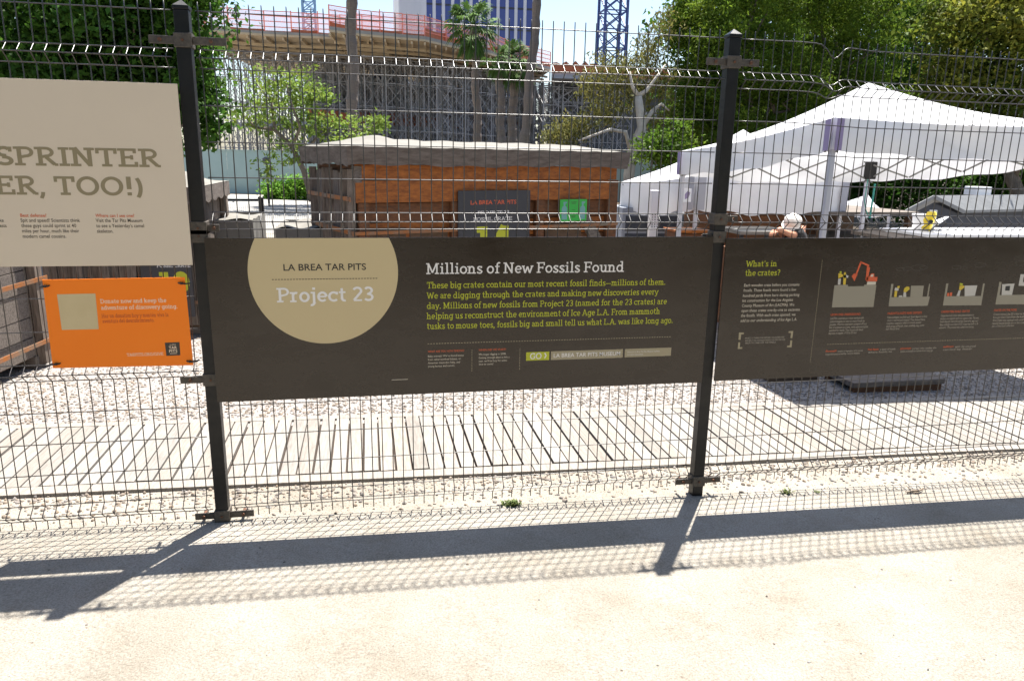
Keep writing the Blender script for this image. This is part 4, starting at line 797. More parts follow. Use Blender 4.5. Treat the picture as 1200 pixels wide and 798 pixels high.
# open excavation crate with the fossil block, worker beside it
A, B = at(880, 280, 3.75), at(1042, 280, 3.75); X0, X1, zt = A.x, B.x, at(960, 281.5, 4.42).z; z0 = zg(5)
t = thing('dig_crate', ((X0+X1)/2, 3.8, z0), 'open wooden crate holding a grey soil block, in front of the worker', 'crate')
w = MB()
for k in range(5): w.box(X0, X1, 3.75-.004*(k % 2), 3.79, z0+.06+k*(zt-z0-.1)/5, z0+.05+(k+1)*(zt-z0-.1)/5)
w.build('front_plank', M['orangewood'], t); w = MB()
for x in (X0, X1-.04): w.box(x, x+.04, 3.795, 4.42, z0, zt-.06)
w.box(X0+.05, X1-.05, 4.39, 4.43, z0, zt-.05); w.build('side_boards', M['brownwood'], t)
w = MB(); w.grid(lambda u, v: (X0+.045+(X1-X0-.09)*u, 3.795+.59*v, zt-.02+.03*math.sin(u*14)*math.sin(v*6+u*3)), 30, 10); w.build('soil_block', M['soil'], t)
# open-fronted store with a flat lid
Y = 5.2; A, B = at(962, 248.5, Y), at(1079, 250.5, Y); z0 = zg(8)
simple('open_shelter', [('flat_roof', 'greywoodh', lambda w: w.box(A.x, B.x, Y, Y+1.4, A.z-.035, A.z)), ('back_wall', 'darkwood', lambda w: w.box(A.x+.05, B.x-.05, Y+1.3, Y+1.35, z0, A.z-.037)), ('post', 'darkwood', lambda w: w.box(A.x+.05, A.x+.13, Y+.05, Y+.13, z0, A.z-.037)), ('post', 'darkwood', lambda w: w.box(B.x-.13, B.x-.05, Y+.05, Y+.13, z0, A.z-.037)), ('shelf', 'greywoodh', lambda w: w.box(A.x+.14, B.x-.14, Y+.3, Y+1.2, A.z-.40, A.z-.36))], ((A.x+B.x)/2, Y, z0), 'low dark open-fronted shelter with a flat plank roof, behind the worker', 'shelter')
Y = 5.9; A, B = at(846, 247, Y), at(958, 248, Y); z0 = zg(6)
K = thing('fossil_crate', ((A.x+B.x)/2, Y, z0), 'brown plank crate in the shade under the smaller tent', 'crate'); plank_crate(K, A.x, B.x, Y, Y+1.2, z0, A.z+.02, False, 'brownwood', True, (), False)
Y = 5.6; A, B = at(838, 267, Y), at(884, 267, Y)
simple('work_table', [('table_top', 'concrete', lambda w: w.box(A.x, B.x+.2, Y-.7, Y, A.z-.02, A.z+.02)), ('leg', 'darksteel', lambda w: w.box(A.x+.03, A.x+.07, Y-.65, Y-.61, z0, A.z-.022)), ('leg', 'darksteel', lambda w: w.box(B.x+.12, B.x+.16, Y-.65, Y-.61, z0, A.z-.022)), ('leg', 'darksteel', lambda w: w.box(A.x+.03, A.x+.07, Y-.1, Y-.06, z0, A.z-.022)), ('leg', 'darksteel', lambda w: w.box(B.x+.12, B.x+.16, Y-.1, Y-.06, z0, A.z-.022))], (A.x, Y, z0), 'grey work table left of the kneeling worker', 'table')
Y = 6.6; A, B = at(730, 240, Y), at(800, 240, Y)
simple('tool_cabinet', [('cabinet_body', 'conc2', lambda w: w.bevbox(A.x, B.x, Y, Y+.6, z0, A.z-.04, .01)), ('drawer', 'shed', lambda w: [w.bevbox(A.x+.05, B.x-.05, Y-.014, Y-.002, z0+.12+.25*k, z0+.33+.25*k, .004) for k in range(4)])], (A.x, Y, z0), 'blue grey tool cabinet under the left edge of the smaller tent', 'cabinet')
Y = 5.5; A = at(766, 272, Y)
simple('support_post', [('perforated_post', 'whiteplastic', lambda w: w.bevbox(A.x-.055, A.x+.055, Y, Y+.09, z0, A.z+.52, .004)), ('holes', 'darksteel', lambda w: [w.box(A.x-.035+.035*k, A.x-.021+.035*k, Y-.002, Y-.0004, A.z+.03*j, A.z+.014+.03*j) for k in range(3) for j in range(1, 8)])], (A.x, Y, z0), 'thick white perforated post in front of the tool cabinet', 'post')
Y = 5.0; A, B = at(795, 261, Y), at(832, 261, Y)
simple('small_crate', [('crate_boards', 'brownwood', lambda w: [w.box(A.x, B.x, Y, Y+.4, z0+.02+k*.14, z0+.15+k*.14) for k in range(7)]), ('crate_lid', 'orangewood', lambda w: w.box(A.x-.02, B.x+.02, Y-.02, Y+.42, z0+1.002, z0+1.03))], (A.x, Y, z0), 'small red brown box beneath the grey-cornered tent edge', 'box')
# right: pale table, yellow tool on its bracket, white bucket, shed
Y = 3.15; A, B = at(1052, 273, Y), at(1290, 273, Y); zT = at(1150, 271.5, Y+.3).z; z0 = zg(7)
simple('plaster_table', [('table_top', 'whiteplastic', lambda w: w.bevbox(A.x+.35, B.x, Y, Y+.75, zT-.03, zT, .004)), ('table_shelf', 'greywoodh', lambda w: w.box(A.x, A.x+.34, Y, Y+.75, zT-.07, zT-.035))]+[('leg', 'darksteel', (lambda x, y: lambda w: w.box(x, x+.045, y, y+.045, z0, zT-.072))(x, y)) for x in (A.x+.02, B.x-.07) for y in (Y+.03, Y+.66)], (A.x, Y, z0), 'long white table top along the top of the right brown sign', 'table')
Y = 3.5; p = at(1090, 269, Y); q = at(1096, 247, Y)
t = thing('power_tool', (p.x, Y, zT), 'bright yellow bench tool on a grey bracket, on the white table', 'tool')
w = MB(); w.bevbox(p.x+.01, p.x+.10, Y+.05, Y+.07, zT, q.z, .004); w.bevbox(p.x-.06, p.x+.12, Y-.04, Y+.1, zT, zT+.012, .003); w.build('bracket', M['greymetal'], t)
w = MB(); hh = q.z-zT; w.tube([(p.x-.06, Y, zT+.015), (p.x-.03, Y, zT+.25*hh), (p.x-.035, Y, zT+.5*hh), (p.x-.01, Y, zT+.78*hh), (p.x+.03, Y, zT+.82*hh)], [.05, .042, .055, .055, .03], 12); w.build('tool_body', M['yellow'], t, smooth=True)
w = MB(); w.tube([(p.x-.055, Y-.062, zT+.48*hh), (p.x-.05, Y-.04, zT+.48*hh)], .022, 10); w.build('tool_knob', M['rubber'], t)
w = MB(); w.tube([(p.x+.06, Y, zT+.4*hh), (p.x+.22, Y+.02, zT+.72*hh)], [.03, .008], 8); w.build('nozzle', M['whiteplastic'], t)
p = at(1079, 269, 3.75)
t = thing('bucket', (p.x, 3.75, z0), 'white plastic bucket left of the yellow tool', 'bucket'); zb_ = at(1079, 251, 3.75).z
w = MB(); w.lathe([(.085, p.z-.03), (.10, zb_-.02), (.108, zb_-.02), (.108, zb_), (.095, zb_), (.08, p.z)], (p.x, 3.75, 0), 18); w.build('bucket_body', M['whiteplastic'], t, smooth=False)
w = MB(); w.box(p.x-.18, p.x+.12, 3.6, 3.95, z0, p.z-.031); w.build('stand', M['greywoodh'], t)
Y = 8.0; E0, RG, E1 = at(1058, 249, Y), at(1091, 232, Y), at(1126, 249.5, Y); z0 = zg(9)
t = thing('shed', (RG.x, Y, z0), 'low dark shed with a grey shingle roof, at the right beyond the tents', 'shed'); dx = RG.x-E0.x; LX = 4.5; dR = Vector((LX*.97, .25*LX, 0))
w = MB(); w.prism([Vector((E0.x+.08, Y, z0)), Vector((E1.x-.08, Y, z0)), Vector((E1.x-.08, Y, E1.z-.01)), Vector((RG.x, Y, RG.z-.06)), Vector((E0.x+.08, Y, E0.z-.01))], (0, 0, 0), dR); w.build('shed_walls', M['shed'], t)
w = MB(); th_ = Vector((0, 0, .045))
for a_, b_ in ((E0, RG), (RG, E1)):
    a2, b2 = Vector((a_.x, Y-.06, a_.z)), Vector((b_.x, Y-.06, b_.z)); w.hexa([a2, b2, b2+dR, a2+dR, a2+th_, b2+th_, b2+dR+th_, a2+dR+th_])
w.build('shingle_roof', M['shingle'], t)
w = MB(); w.bevbox(RG.x+1.3, RG.x+1.62, Y+.45, Y+.75, RG.z+.03, RG.z+.18, .01); w.build('roof_vent', M['whiteplastic'], t)
w = MB(); w.bar((E0.x, Y-.07, E0.z+.02), (RG.x, Y-.07, RG.z+.02), .02, .06); w.bar((RG.x, Y-.07, RG.z+.02), (E1.x, Y-.07, E1.z+.02), .02, .06); w.build('barge_board', M['shingle'], t)
# timber step on the gravel in the tent's shade, twig, weeds
A, B = atg(1000, 462), atg(1106, 458.5); y0_ = A.y+.015; z0 = zg(5)
t = thing('timber_step', ((A.x+B.x)/2, y0_, z0), 'low weathered timber platform lying on the shaded gravel under the right brown sign', 'platform')
w = MB(); 
for k in range(4): w.bevbox(A.x+.002*k, B.x-.003*k, y0_+.115*k, y0_+.115*k+.108, z0+.055, z0+.10, .004)
w.build('top_board', M['greywoodh'], t)
w = MB(); w.box(A.x+.02, B.x-.02, y0_+.01, y0_+.08, z0, z0+.0548); w.box(A.x+.02, B.x-.02, y0_+.35, y0_+.42, z0, z0+.0548); w.build('runner', M['brownwood'], t)
A = atg(928, 448); w = MB(); w.bevbox(A.x-.22, A.x+.24, A.y, A.y+.12, zg(A.x), zg(A.x)+.07, .006); tag(w.build('timber_offcut', M['darkwood']), 'short dark timber lying in the tent shade left of the low platform', 'timber')
p = atg(1073, 578); t0 = p+Vector((0, 0, .008)); w = MB()
w.tube([t0+Vector((-.055, .0, 0)), t0+Vector((-.02, .012, .006)), t0+Vector((.02, .004, .004)), t0+Vector((.07, .028, .008))], [.004, .006, .006, .003], 6); w.tube([t0+Vector((-.02, .012, .006)), t0+Vector((-.03, .045, .02))], [.004, .002], 5); w.tube([t0+Vector((-.06, .012, .002)), t0+Vector((.01, -.012, .002))], [.003, .004], 5); w.tube([t0+Vector((.02, .004, .004)), t0+Vector((.075, .008, .014))], [.004, .002], 5)
tag(w.build('twig', M['twig'], smooth=True), 'dry forked twig lying at the edge of the path below the right brown sign', 'twig')
def weed(px, py, n, s, label):
    p = atg(px, py); w = MB(); rr = random.Random(px)
    for _ in range(n):
        b_ = p+Vector((rr.gauss(0, s*.5), rr.gauss(0, s*.22), 0)); a_ = rr.uniform(0, 6.28); ln = rr.uniform(.5, 1.1)*s; d = Vector((math.cos(a_)*.6, math.sin(a_)*.6, rr.uniform(.4, 1.2))).normalized(); sd = d.cross(UZ).normalized()*ln*.14; m_ = b_+d*ln*.55; e_ = b_+d*ln+Vector((0, 0, -.15*ln))
        w.add([b_-sd*.4, b_+sd*.4, m_+sd, m_-sd, e_], [(0, 1, 2, 3), (3, 2, 4)])
    tag(w.build('weed', M['weed']), label, 'weed')
M['weed'] = mat('weed_leaf', (.11, .17, .04), .6, (.2, .22, .08), 30, trans=.25)
weed(600, 592, 90, .045, 'small green weed growing under the wide brown sign'); weed(922, 578, 40, .035, 'flat green weed growing right of the second post'); weed(958, 577, 18, .02, 'tiny sparse weed further right of the second post')
# ================================================================== WORKER
def person():
    hc = at(929.5, 262, 4.58); z0 = zg(5)
    P = thing('person', (hc.x+.25, 4.7, z0), 'person in a white cap and black top kneeling over the open crate', 'person')
    J = {}
    def j(n, x, y, z, r): J[n] = (Vector((x, y, z)), r)
    hx, hy, hz = hc.x, hc.y, hc.z
    j('pelvis', hx+.36, hy+.42, z0+.52, .15); j('waist', hx+.28, hy+.34, z0+.72, .135); j('chest', hx+.14, hy+.19, hz-.135, .15); j('neck', hx+.06, hy+.08, hz-.08, .058); j('skull', hx+.005, hy+.005, hz-.01, .085); j('brow', hx-.02, hy-.02, hz+.035, .085)
    for s, dy, dx in (('l', -.16, -.02), ('r', .20, .06)):
        j('sh'+s, hx+.09+dx, hy+.12+dy, hz-.115, .062); j('el'+s, hx-.08+dx*.5, hy-.02+dy*.8, hz-.125-.02*(s == 'r'), .042); j('wr'+s, hx-.24+dx, hy-.10+dy*.3, hz-.06, .028); j('pa'+s, hx-.29+dx, hy-.12+dy*.3, hz-.075, .032)
        j('hip'+s, hx+.37+dx, hy+.42+dy*.5, z0+.48, .10); j('kn'+s, hx+.12+dx, hy+.46+dy*.7, z0+.10, .075); j('an'+s, hx+.56+dx, hy+.52+dy*.7, z0+.06, .045); j('to'+s, hx+.74+dx, hy+.56+dy*.7, z0+.035, .03)
    E_ = [('pelvis', 'waist'), ('waist', 'chest'), ('chest', 'neck'), ('neck', 'skull'), ('skull', 'brow')]
    for s in 'lr': E_ += [('chest', 'sh'+s), ('sh'+s, 'el'+s), ('el'+s, 'wr'+s), ('wr'+s, 'pa'+s), ('pelvis', 'hip'+s), ('hip'+s, 'kn'+s), ('kn'+s, 'an'+s), ('an'+s, 'to'+s)]
    def skin(name, mm, names, edges, parent, sc=1., extra=()):
        me = bpy.data.meshes.new(name); ids = {n: i for i, n in enumerate(names)}
        me.from_pydata([J[n][0] for n in names], [(ids[a], ids[b]) for a, b in edges], [])
        o = bpy.data.objects.new(name, me); COL.objects.link(o); md = o.modifiers.new('s', 'SKIN'); sv = me.skin_vertices[0].data
        for n in names: sv[ids[n]].radius = (J[n][1]*sc, J[n][1]*sc)
        sv[0].use_root = True; o.modifiers.new('u', 'SUBSURF').levels = 2
        dg = bpy.context.evaluated_depsgraph_get(); m2 = bpy.data.meshes.new_from_object(o.evaluated_get(dg)); bpy.data.objects.remove(o)
        w = MB(); w.add([v.co for v in m2.vertices], [tuple(p.vertices) for p in m2.polygons]); bpy.data.meshes.remove(m2)
        for a_, rr_ in extra: w.tube(a_, rr_, 8)
        return w.build(name, M[mm], parent, smooth=True)
    ex = []
    for s in 'lr':      # five fingers per hand, the thumb from the side of the palm
        p = J['pa'+s][0]; d = (J['pa'+s][0]-J['wr'+s][0]).normalized(); side = d.cross(UZ).normalized()
        for k, ln in enumerate((.062, .072, .068, .052)):
            b_ = p+side*(.030-.020*k)+d*.018; ex.append(([b_, b_+d*ln*.5+UZ*.004, b_+d*ln*.85-UZ*.016, b_+d*ln*.95-UZ*.034], [.010, .0095, .0085, .006]))
        b_ = p+side*.03-d*.012; ex.append(([b_, b_+side*.022+d*.014, b_+side*.026+d*.042-UZ*.012], [.012, .010, .007]))
    hd = (J['brow'][0]-J['neck'][0]).normalized(); fw = Vector((-.72, -.45, -.52)).normalized(); fw = (fw-hd*fw.dot(hd)*.5).normalized(); sd = fw.cross(hd).normalized(); hcn = J['skull'][0]
    ex.append(([hcn+fw*.085+hd*.01, hcn+fw*.11-hd*.015, hcn+fw*.085-hd*.03], [.010, .015, .010]))
    for q in (-1, 1): ex.append(([hcn+sd*q*.08+hd*.02, hcn+sd*q*.095, hcn+sd*q*.082-hd*.025], [.010, .014, .008]))
    skin('body', 'skin', list(J), E_, P, 1., ex)
    for q in (-1, 1):
        w = MB(); c_ = hcn+fw*.088+hd*.022+sd*q*.032; w.tube([c_-sd*.012, c_, c_+sd*.012], [.004, .008, .004], 8); w.build('eye', M['hair'], P)
    w = MB(); c_ = hcn+fw*.088-hd*.048; w.tube([c_-sd*.022, c_+fw*.004, c_+sd*.022], [.003, .006, .003], 8); w.build('mouth', M['redtext'], P)
    for q in 'lr': J['sl'+q] = (J['sh'+q][0].lerp(J['el'+q][0], .80), .050)
    J['col'] = (J['chest'][0].lerp(J['neck'][0], .55), .085)
    skin('tank_top', 'shirt', ['waist', 'pelvis', 'chest', 'shl', 'shr', 'sll', 'slr', 'col'], [('waist', 'pelvis'), ('waist', 'chest'), ('chest', 'shl'), ('chest', 'shr'), ('shl', 'sll'), ('shr', 'slr'), ('chest', 'col')], P, 1.32)
    skin('trousers', 'jeans', ['pelvis', 'hipl', 'hipr', 'knl', 'knr', 'anl', 'anr'], [('pelvis', 'hipl'), ('pelvis', 'hipr'), ('hipl', 'knl'), ('hipr', 'knr'), ('knl', 'anl'), ('knr', 'anr')], P, 1.12)
    w = MB(); top_ = J['brow'][0]+hd*.055
    def cap(u, v):
        a_ = 2*math.pi*u; r_ = .102*math.sin(v*math.pi*.52); return J['brow'][0]-hd*.01+(fw*math.cos(a_)+sd*math.sin(a_))*r_*(1+.04*math.sin(5*a_))+hd*(.095*math.cos(v*math.pi*.52))
    w.grid(cap, 24, 10); w.grid(lambda u, v: J['brow'][0]-hd*.008+(fw*math.cos(R(-75+150*u))+sd*math.sin(R(-75+150*u)))*(.098+.055*v*math.cos(R(-75+150*u)))-hd*.015*v, 14, 3); w.build('cap', M['hat'], P, smooth=True)
    w = MB(); w.grid(lambda u, v: hcn+(fw*math.cos(R(80+200*u))+sd*math.sin(R(80+200*u)))*(.092-.015*v)+hd*(.03-.075*v), 14, 5); w.build('hair', M['hair'], P, smooth=True)
person()

# ================================================================== BUILDING SITE
ZD = 9.0
def pz(px, py): p = atz(px, py, ZD); return Vector((p.x, p.y, 0))
e1 = [pz(225, 35), pz(267.7, 37), pz(310, 40), pz(373, 43)]
e2 = [pz(386, 35.5), pz(418, 40), pz(498, 47), pz(523, 53), pz(575, 63), pz(600, 72.5), pz(645, 82)]
e1[0] = e1[1]+(e1[1]-e1[2])*1.3; e1.append(pz(450, 47))
BD = thing('concrete_building', (0, 55, zg(0)), 'unfinished concrete building on a forest of scaffolding, orange netting round its raised deck', 'building')
back = Vector((2, 26, 0))
def slabmesh(name, edge, z0, z1, m, bk=back):
    w = MB(); out = edge+[edge[-1]+bk, edge[0]+bk]; w.prism([Vector((p.x, p.y, z0)) for p in out], (0, 0, 0), (0, 0, z1-z0)); return w.build(name, m, BD)
slabmesh('deck', e1, ZD, ZD+.16, M['concrete']); slabmesh('deck', [p+Vector((0, 0, 0)) for p in e2], ZD+.03, ZD+.22, M['concrete'])
for e, k in ((e1, 0), (e2, .027)): slabmesh('formwork', e, ZD-.13+k, ZD-.002+k, M['ply'])
w = MB()   # joists under the deck
for e in (e1, e2):
    for a, b in zip(e[:-1], e[1:]):
        n = max(1, int((b-a).length/.9))
        for i in range(n):
            p = a.lerp(b, i/n); w.bar(p+Vector((0, .1, ZD-.22)), p+Vector((1.2, 14, ZD-.22)), .12, .17)
    for k in (2.2, 4.6, 7.2):
        for a, b in zip(e[:-1], e[1:]): w.bar(a+Vector((.2*k/2, k, ZD-.40)), b+Vector((.2*k/2, k, ZD-.40)), .15, .17)
w.build('joists', M['ply'], BD)
def along(e, step):
    out = []
    for a, b in zip(e[:-1], e[1:]):
        n = max(1, int((b-a).length/step)); out += [a.lerp(b, i/n) for i in range(n)]
    return out+[e[-1]]
for e, zt in ((e1, ZD+.16), (e2, ZD+.22)):
    w = MB(); ps = along(e, 1.35)
    for i, p in enumerate(ps):
        q = p+Vector((0, .12, 0)); w.bar(q+Vector((0, 0, zt-.3)), q+Vector((0, 0, zt+1.25+.06*(i % 3))), .07)
        if i+1 < len(ps):
            r_ = ps[i+1]+Vector((0, .12, 0))
            for h_ in (.3, .62, .95, 1.22): w.bar(q+Vector((0, 0, zt+h_)), r_+Vector((0, 0, zt+h_+rnd.uniform(-.03, .03))), .05)
    w.build('guard_rail', M['rail'], BD)
    w = MB(); w2 = MB()
    for i in range(len(ps)-1):
        a, b = ps[i]+Vector((0, .2, 0)), ps[i+1]+Vector((0, .2, 0)); h_ = rnd.uniform(.12, .42) if i % 4 else rnd.uniform(.3, .7)
        if e is e1: h_ *= .35
        w.grid(lambda u, v: a.lerp(b, u)+Vector((0, .10*math.sin(3*u+i), zt+v*h_*(1-.2*math.sin(u*math.pi)))), 6, 4)
        w2.grid(lambda u, v: a.lerp(b, u)+Vector((0, .15, zt+v*1.2)), 2, 2)
    w.build('orange_netting', M['orangenet'], BD); w2.build('debris_net', M['netclear'], BD)
w = MB()
# interior: dark core walls, columns, mid floor with its netting
w = MB(); c_ = e1[1]+Vector((3, 10, 0)); d_ = e2[-1]+Vector((-4, 11, 0)); dd = (d_-c_).normalized(); nn = Vector((-dd.y, dd.x, 0)); L_ = (d_-c_).length
def core(u0, u1, v0, v1, z0, z1, m, name):
    w = MB(); p = [c_+dd*u+nn*v for u, v in ((u0, v0), (u1, v0), (u1, v1), (u0, v1))]; w.hexa([Vector((q.x, q.y, z0)) for q in p]+[Vector((q.x, q.y, z1)) for q in p]); w.build(name, m, BD)
core(3.5, 13, 1, 3, 0, 8.2, M['conc2'], 'core_wall'); core(16, 22, 2, 4, 0, 8.2, M['conc2'], 'core_wall'); core(24.5, L_+3, 4, 5, 0, 8.6, M['darksteel'], 'core_wall')
for u in (2, 8, 14, 20, 26): core(u, u+.8, -2.2, -1.4, 0, 8.7, M['conc2'], 'column')
core(-3, L_+2, -5.4, 6, 3.55, 3.85, M['conc2'], 'floor_slab')
w = MB(); n_ = int((L_+4)/1.4)
for i in range(n_):
    u = -3+i*1.4; h_ = rnd.uniform(.75, 1.05)
    w.grid(lambda s, v: Vector((*(c_+dd*(u+1.4*s)+nn*(-5.5+.1*math.sin(5*s+i))).to_2d(), 3.87+v*h_*(1-.12*math.sin(s*math.pi)))), 5, 4)
w.build('orange_netting', M['orangenet'], BD)
w = MB()
for u, v, z in ((5.5, -3.0, 8.05), (7.4, -2.6, 7.9), (10.5, -3.2, 8.0), (12, -2.8, 7.7)): p = c_+dd*u+nn*v; w = MB(); w.bevbox(p.x, p.x+1.6, p.y, p.y+.6, z-.5, z+.3, .12); w.build('tarp_bundle', M['bluetarp'], BD)
# low far wing to the right with its arch
wq = [atz(646, 92, 8.0), atz(690, 93, 8.0), atz(735, 98, 8.0), atz(800, 101, 8.0)]; wq = [Vector((p.x, p.y, 0)) for p in wq]
slabmesh('deck', wq, 8.0, 8.6, M['conc2'], Vector((3, 12, 0)))
w = MB()
for a, b in zip(wq[:-1], wq[1:]): w.grid(lambda u, v: a.lerp(b, u)+Vector((0, -.1, 8.45+v*(.75+.2*math.sin(23*u)))), 8, 3)
w.build('orange_netting', M['orangenet'], BD)
w = MB(); a, b = wq[0]+Vector((2, 6, 0)), wq[3]+Vector((2, 6, 0)); w.hexa([a, b, b+Vector((0, 1, 0)), a+Vector((0, 1, 0)), a+UZ*8, b+UZ*8, b+Vector((0, 1, 8)), a+Vector((0, 1, 8))]); w.build('core_wall', M['darksteel'], BD)
# shoring towers: one tower, copied along the deck in rows
def make_tower(h, lab):
    t = thing('shoring_tower', (0, 0, 0), lab, 'scaffold', 'shoring towers under the raised deck'); w = MB(); s = .75
    for x in (-s, s):
        for y in (-s, s): w.bar((x, y, 0), (x, y, h), .07)
    n = 5
    for k in range(n+1):
        z = .25+k*(h-.5)/n
        for x in (-s, s): w.bar((x, -s, z), (x, s, z), .045)
        for y in (-s, s): w.bar((-s, y, z), (s, y, z), .045)
    w.build('frame', M['galv'], t); w = MB()
    for k in range(n):
        z0_, z1_ = .25+k*(h-.5)/n, .25+(k+1)*(h-.5)/n
        for y in (-s, s): w.bar((-s, y, z0_), (s, y, z1_), .032); w.bar((-s, y+.03, z1_), (s, y+.03, z0_), .032)
        for x in (-s, s): w.bar((x, -s, z0_), (x, s, z1_), .04)
    w.build('cross_braces', M['galv'], t); return t
TL = 'grey scaffold shoring tower in the dense rows under the raised concrete deck'
tw = make_tower(8.55, TL); first = True
ln = along([e1[0], e1[2], e2[2], e2[-1]], 1.7)
for row, off in enumerate((5.3, 7.3, 9.6, 12.4)):
    for i, p in enumerate(ln):
        q = p+Vector((.25*off, off+.3*math.sin(i*2.1), 0)); a_ = math.atan2(ln[-1].y-ln[0].y, ln[-1].x-ln[0].x)+.1*(i % 3-1)
        if first: tw.location = q+UZ*zg(q.x); tw.rotation_euler.z = a_; first = False
        else: dup(tw, q+UZ*zg(q.x), a_)
for i in range(5):
    p = wq[0].lerp(wq[2], i/4)+Vector((0, 1.5, 0)); dup(tw, p+UZ*zg(p.x), .3, 'grey scaffold shoring tower under the low far wing, right of the leaning palms', (1, 1, .92))
# stair towers
def stair_tower(px, Y, ztop, label):
    p = at(px, 140, Y); t = thing('stair_tower', (p.x, Y, zg(p.x)), label, 'scaffold', 'scaffold stair towers'); w = MB(); W_ = 3.4; D = 1.6
    for x in (0, W_):
        for y in (0, D): w.bar((p.x+x, Y+y, zg(p.x)), (p.x+x, Y+y, ztop), .09)
    n = int(ztop/2)
    for k in range(n):
        z = .3+2*k; 
        for y in (0, D): w.bar((p.x, Y+y, z+1.0), (p.x+W_, Y+y, z+1.0), .06); w.bar((p.x, Y+y, z), (p.x+W_, Y+y, z), .08)
    w.build('frame', M['galv'], t); w = MB()
    for k in range(n):
        z = .3+2*k; a, b = (p.x, p.x+W_) if k % 2 else (p.x+W_, p.x)
        w.bar((a, Y+.4, z), (b, Y+.4, z+2), .8, .12, up=(0, 0, 1)); w.bar((a, Y, z+.9), (b, Y, z+2.9), .06)
    w.build('stair_flight', M['galv'], t)
stair_tower(648, 62, 9.2, 'grey scaffold stair tower right of the leaning palm trunks'); stair_tower(768, 40, 4.6, 'pale scaffold stair tower glimpsed between the olive tree and the dark conifers')
# office tower and cranes
Y = 150; A, B = at(468, 60, Y), at(497.5, 60, Y); C_ = at(626, 60, Y)
OT = thing('office_tower', ((A.x+C_.x)/2, Y, 0), 'tall white office tower with dark blue window strips, far behind the site', 'building')
w = MB(); w.box(A.x, C_.x, Y, Y+26, -1, 60)
for i in range(9): x = A.x+.25+i*(B.x-A.x-.4)/9; w.box(x, x+.14, Y-.12, Y-.002, -1, 60)
w.build('wall', M['tower'], OT); n = 12; st = (C_.x-B.x-.4)/n
for i in range(n):
    x = B.x+.45+i*st; w = MB(); w.box(x, x+st*.64, Y-.05, Y-.004, 0, 59)
    for k in range(15): w.box(x+.002, x+st*.64-.002, Y-.1, Y-.054, 2+k*3.9, 2.35+k*3.9, 1)
    w.build('window_strip', [M['glassblue'], M['shed']], OT)
def crane(px0, px1, Y, h, m, label, pw):
    A, B = at(px0, 40, Y), at(px1, 40, Y); wd = B.x-A.x; t = thing('tower_crane', (A.x+wd/2, Y, 0), label, 'crane'); w = MB()
    for x in (0, wd):
        for y in (0, wd): w.bar((A.x+x, Y+y, 0), (A.x+x, Y+y, h), pw)
    w.build('mast', M[m], t); w = MB(); n = int(h/wd/.75); dz = h/n
    for k in range(n):
        for y in (0, wd): w.bar((A.x, Y+y, k*dz), (A.x+wd, Y+y, (k+1)*dz), pw*.5); w.bar((A.x+wd, Y+y, k*dz), (A.x, Y+y, (k+1)*dz), pw*.4); w.bar((A.x, Y+y, k*dz), (A.x+wd, Y+y, k*dz), pw*.45)
        for x in (0, wd): w.bar((A.x+x, Y, k*dz), (A.x+x, Y+wd, (k+1)*dz), pw*.5); w.bar((A.x+x, Y, k*dz), (A.x+x, Y+wd, k*dz), pw*.45)
    w.build('lattice', M[m], t)
    w = MB(); w.bar((A.x-12, Y+wd/2, h+1), (A.x+40, Y+wd/2, h+1), 1.1); w.build('jib', M[m], t)
crane(708.5, 734, 80, 46, 'crane', 'dark blue lattice crane mast rising left of the olive tree', .26)
crane(355.5, 370, 130, 60, 'crane2', 'distant pale blue crane mast above the orange guard rail', .28)

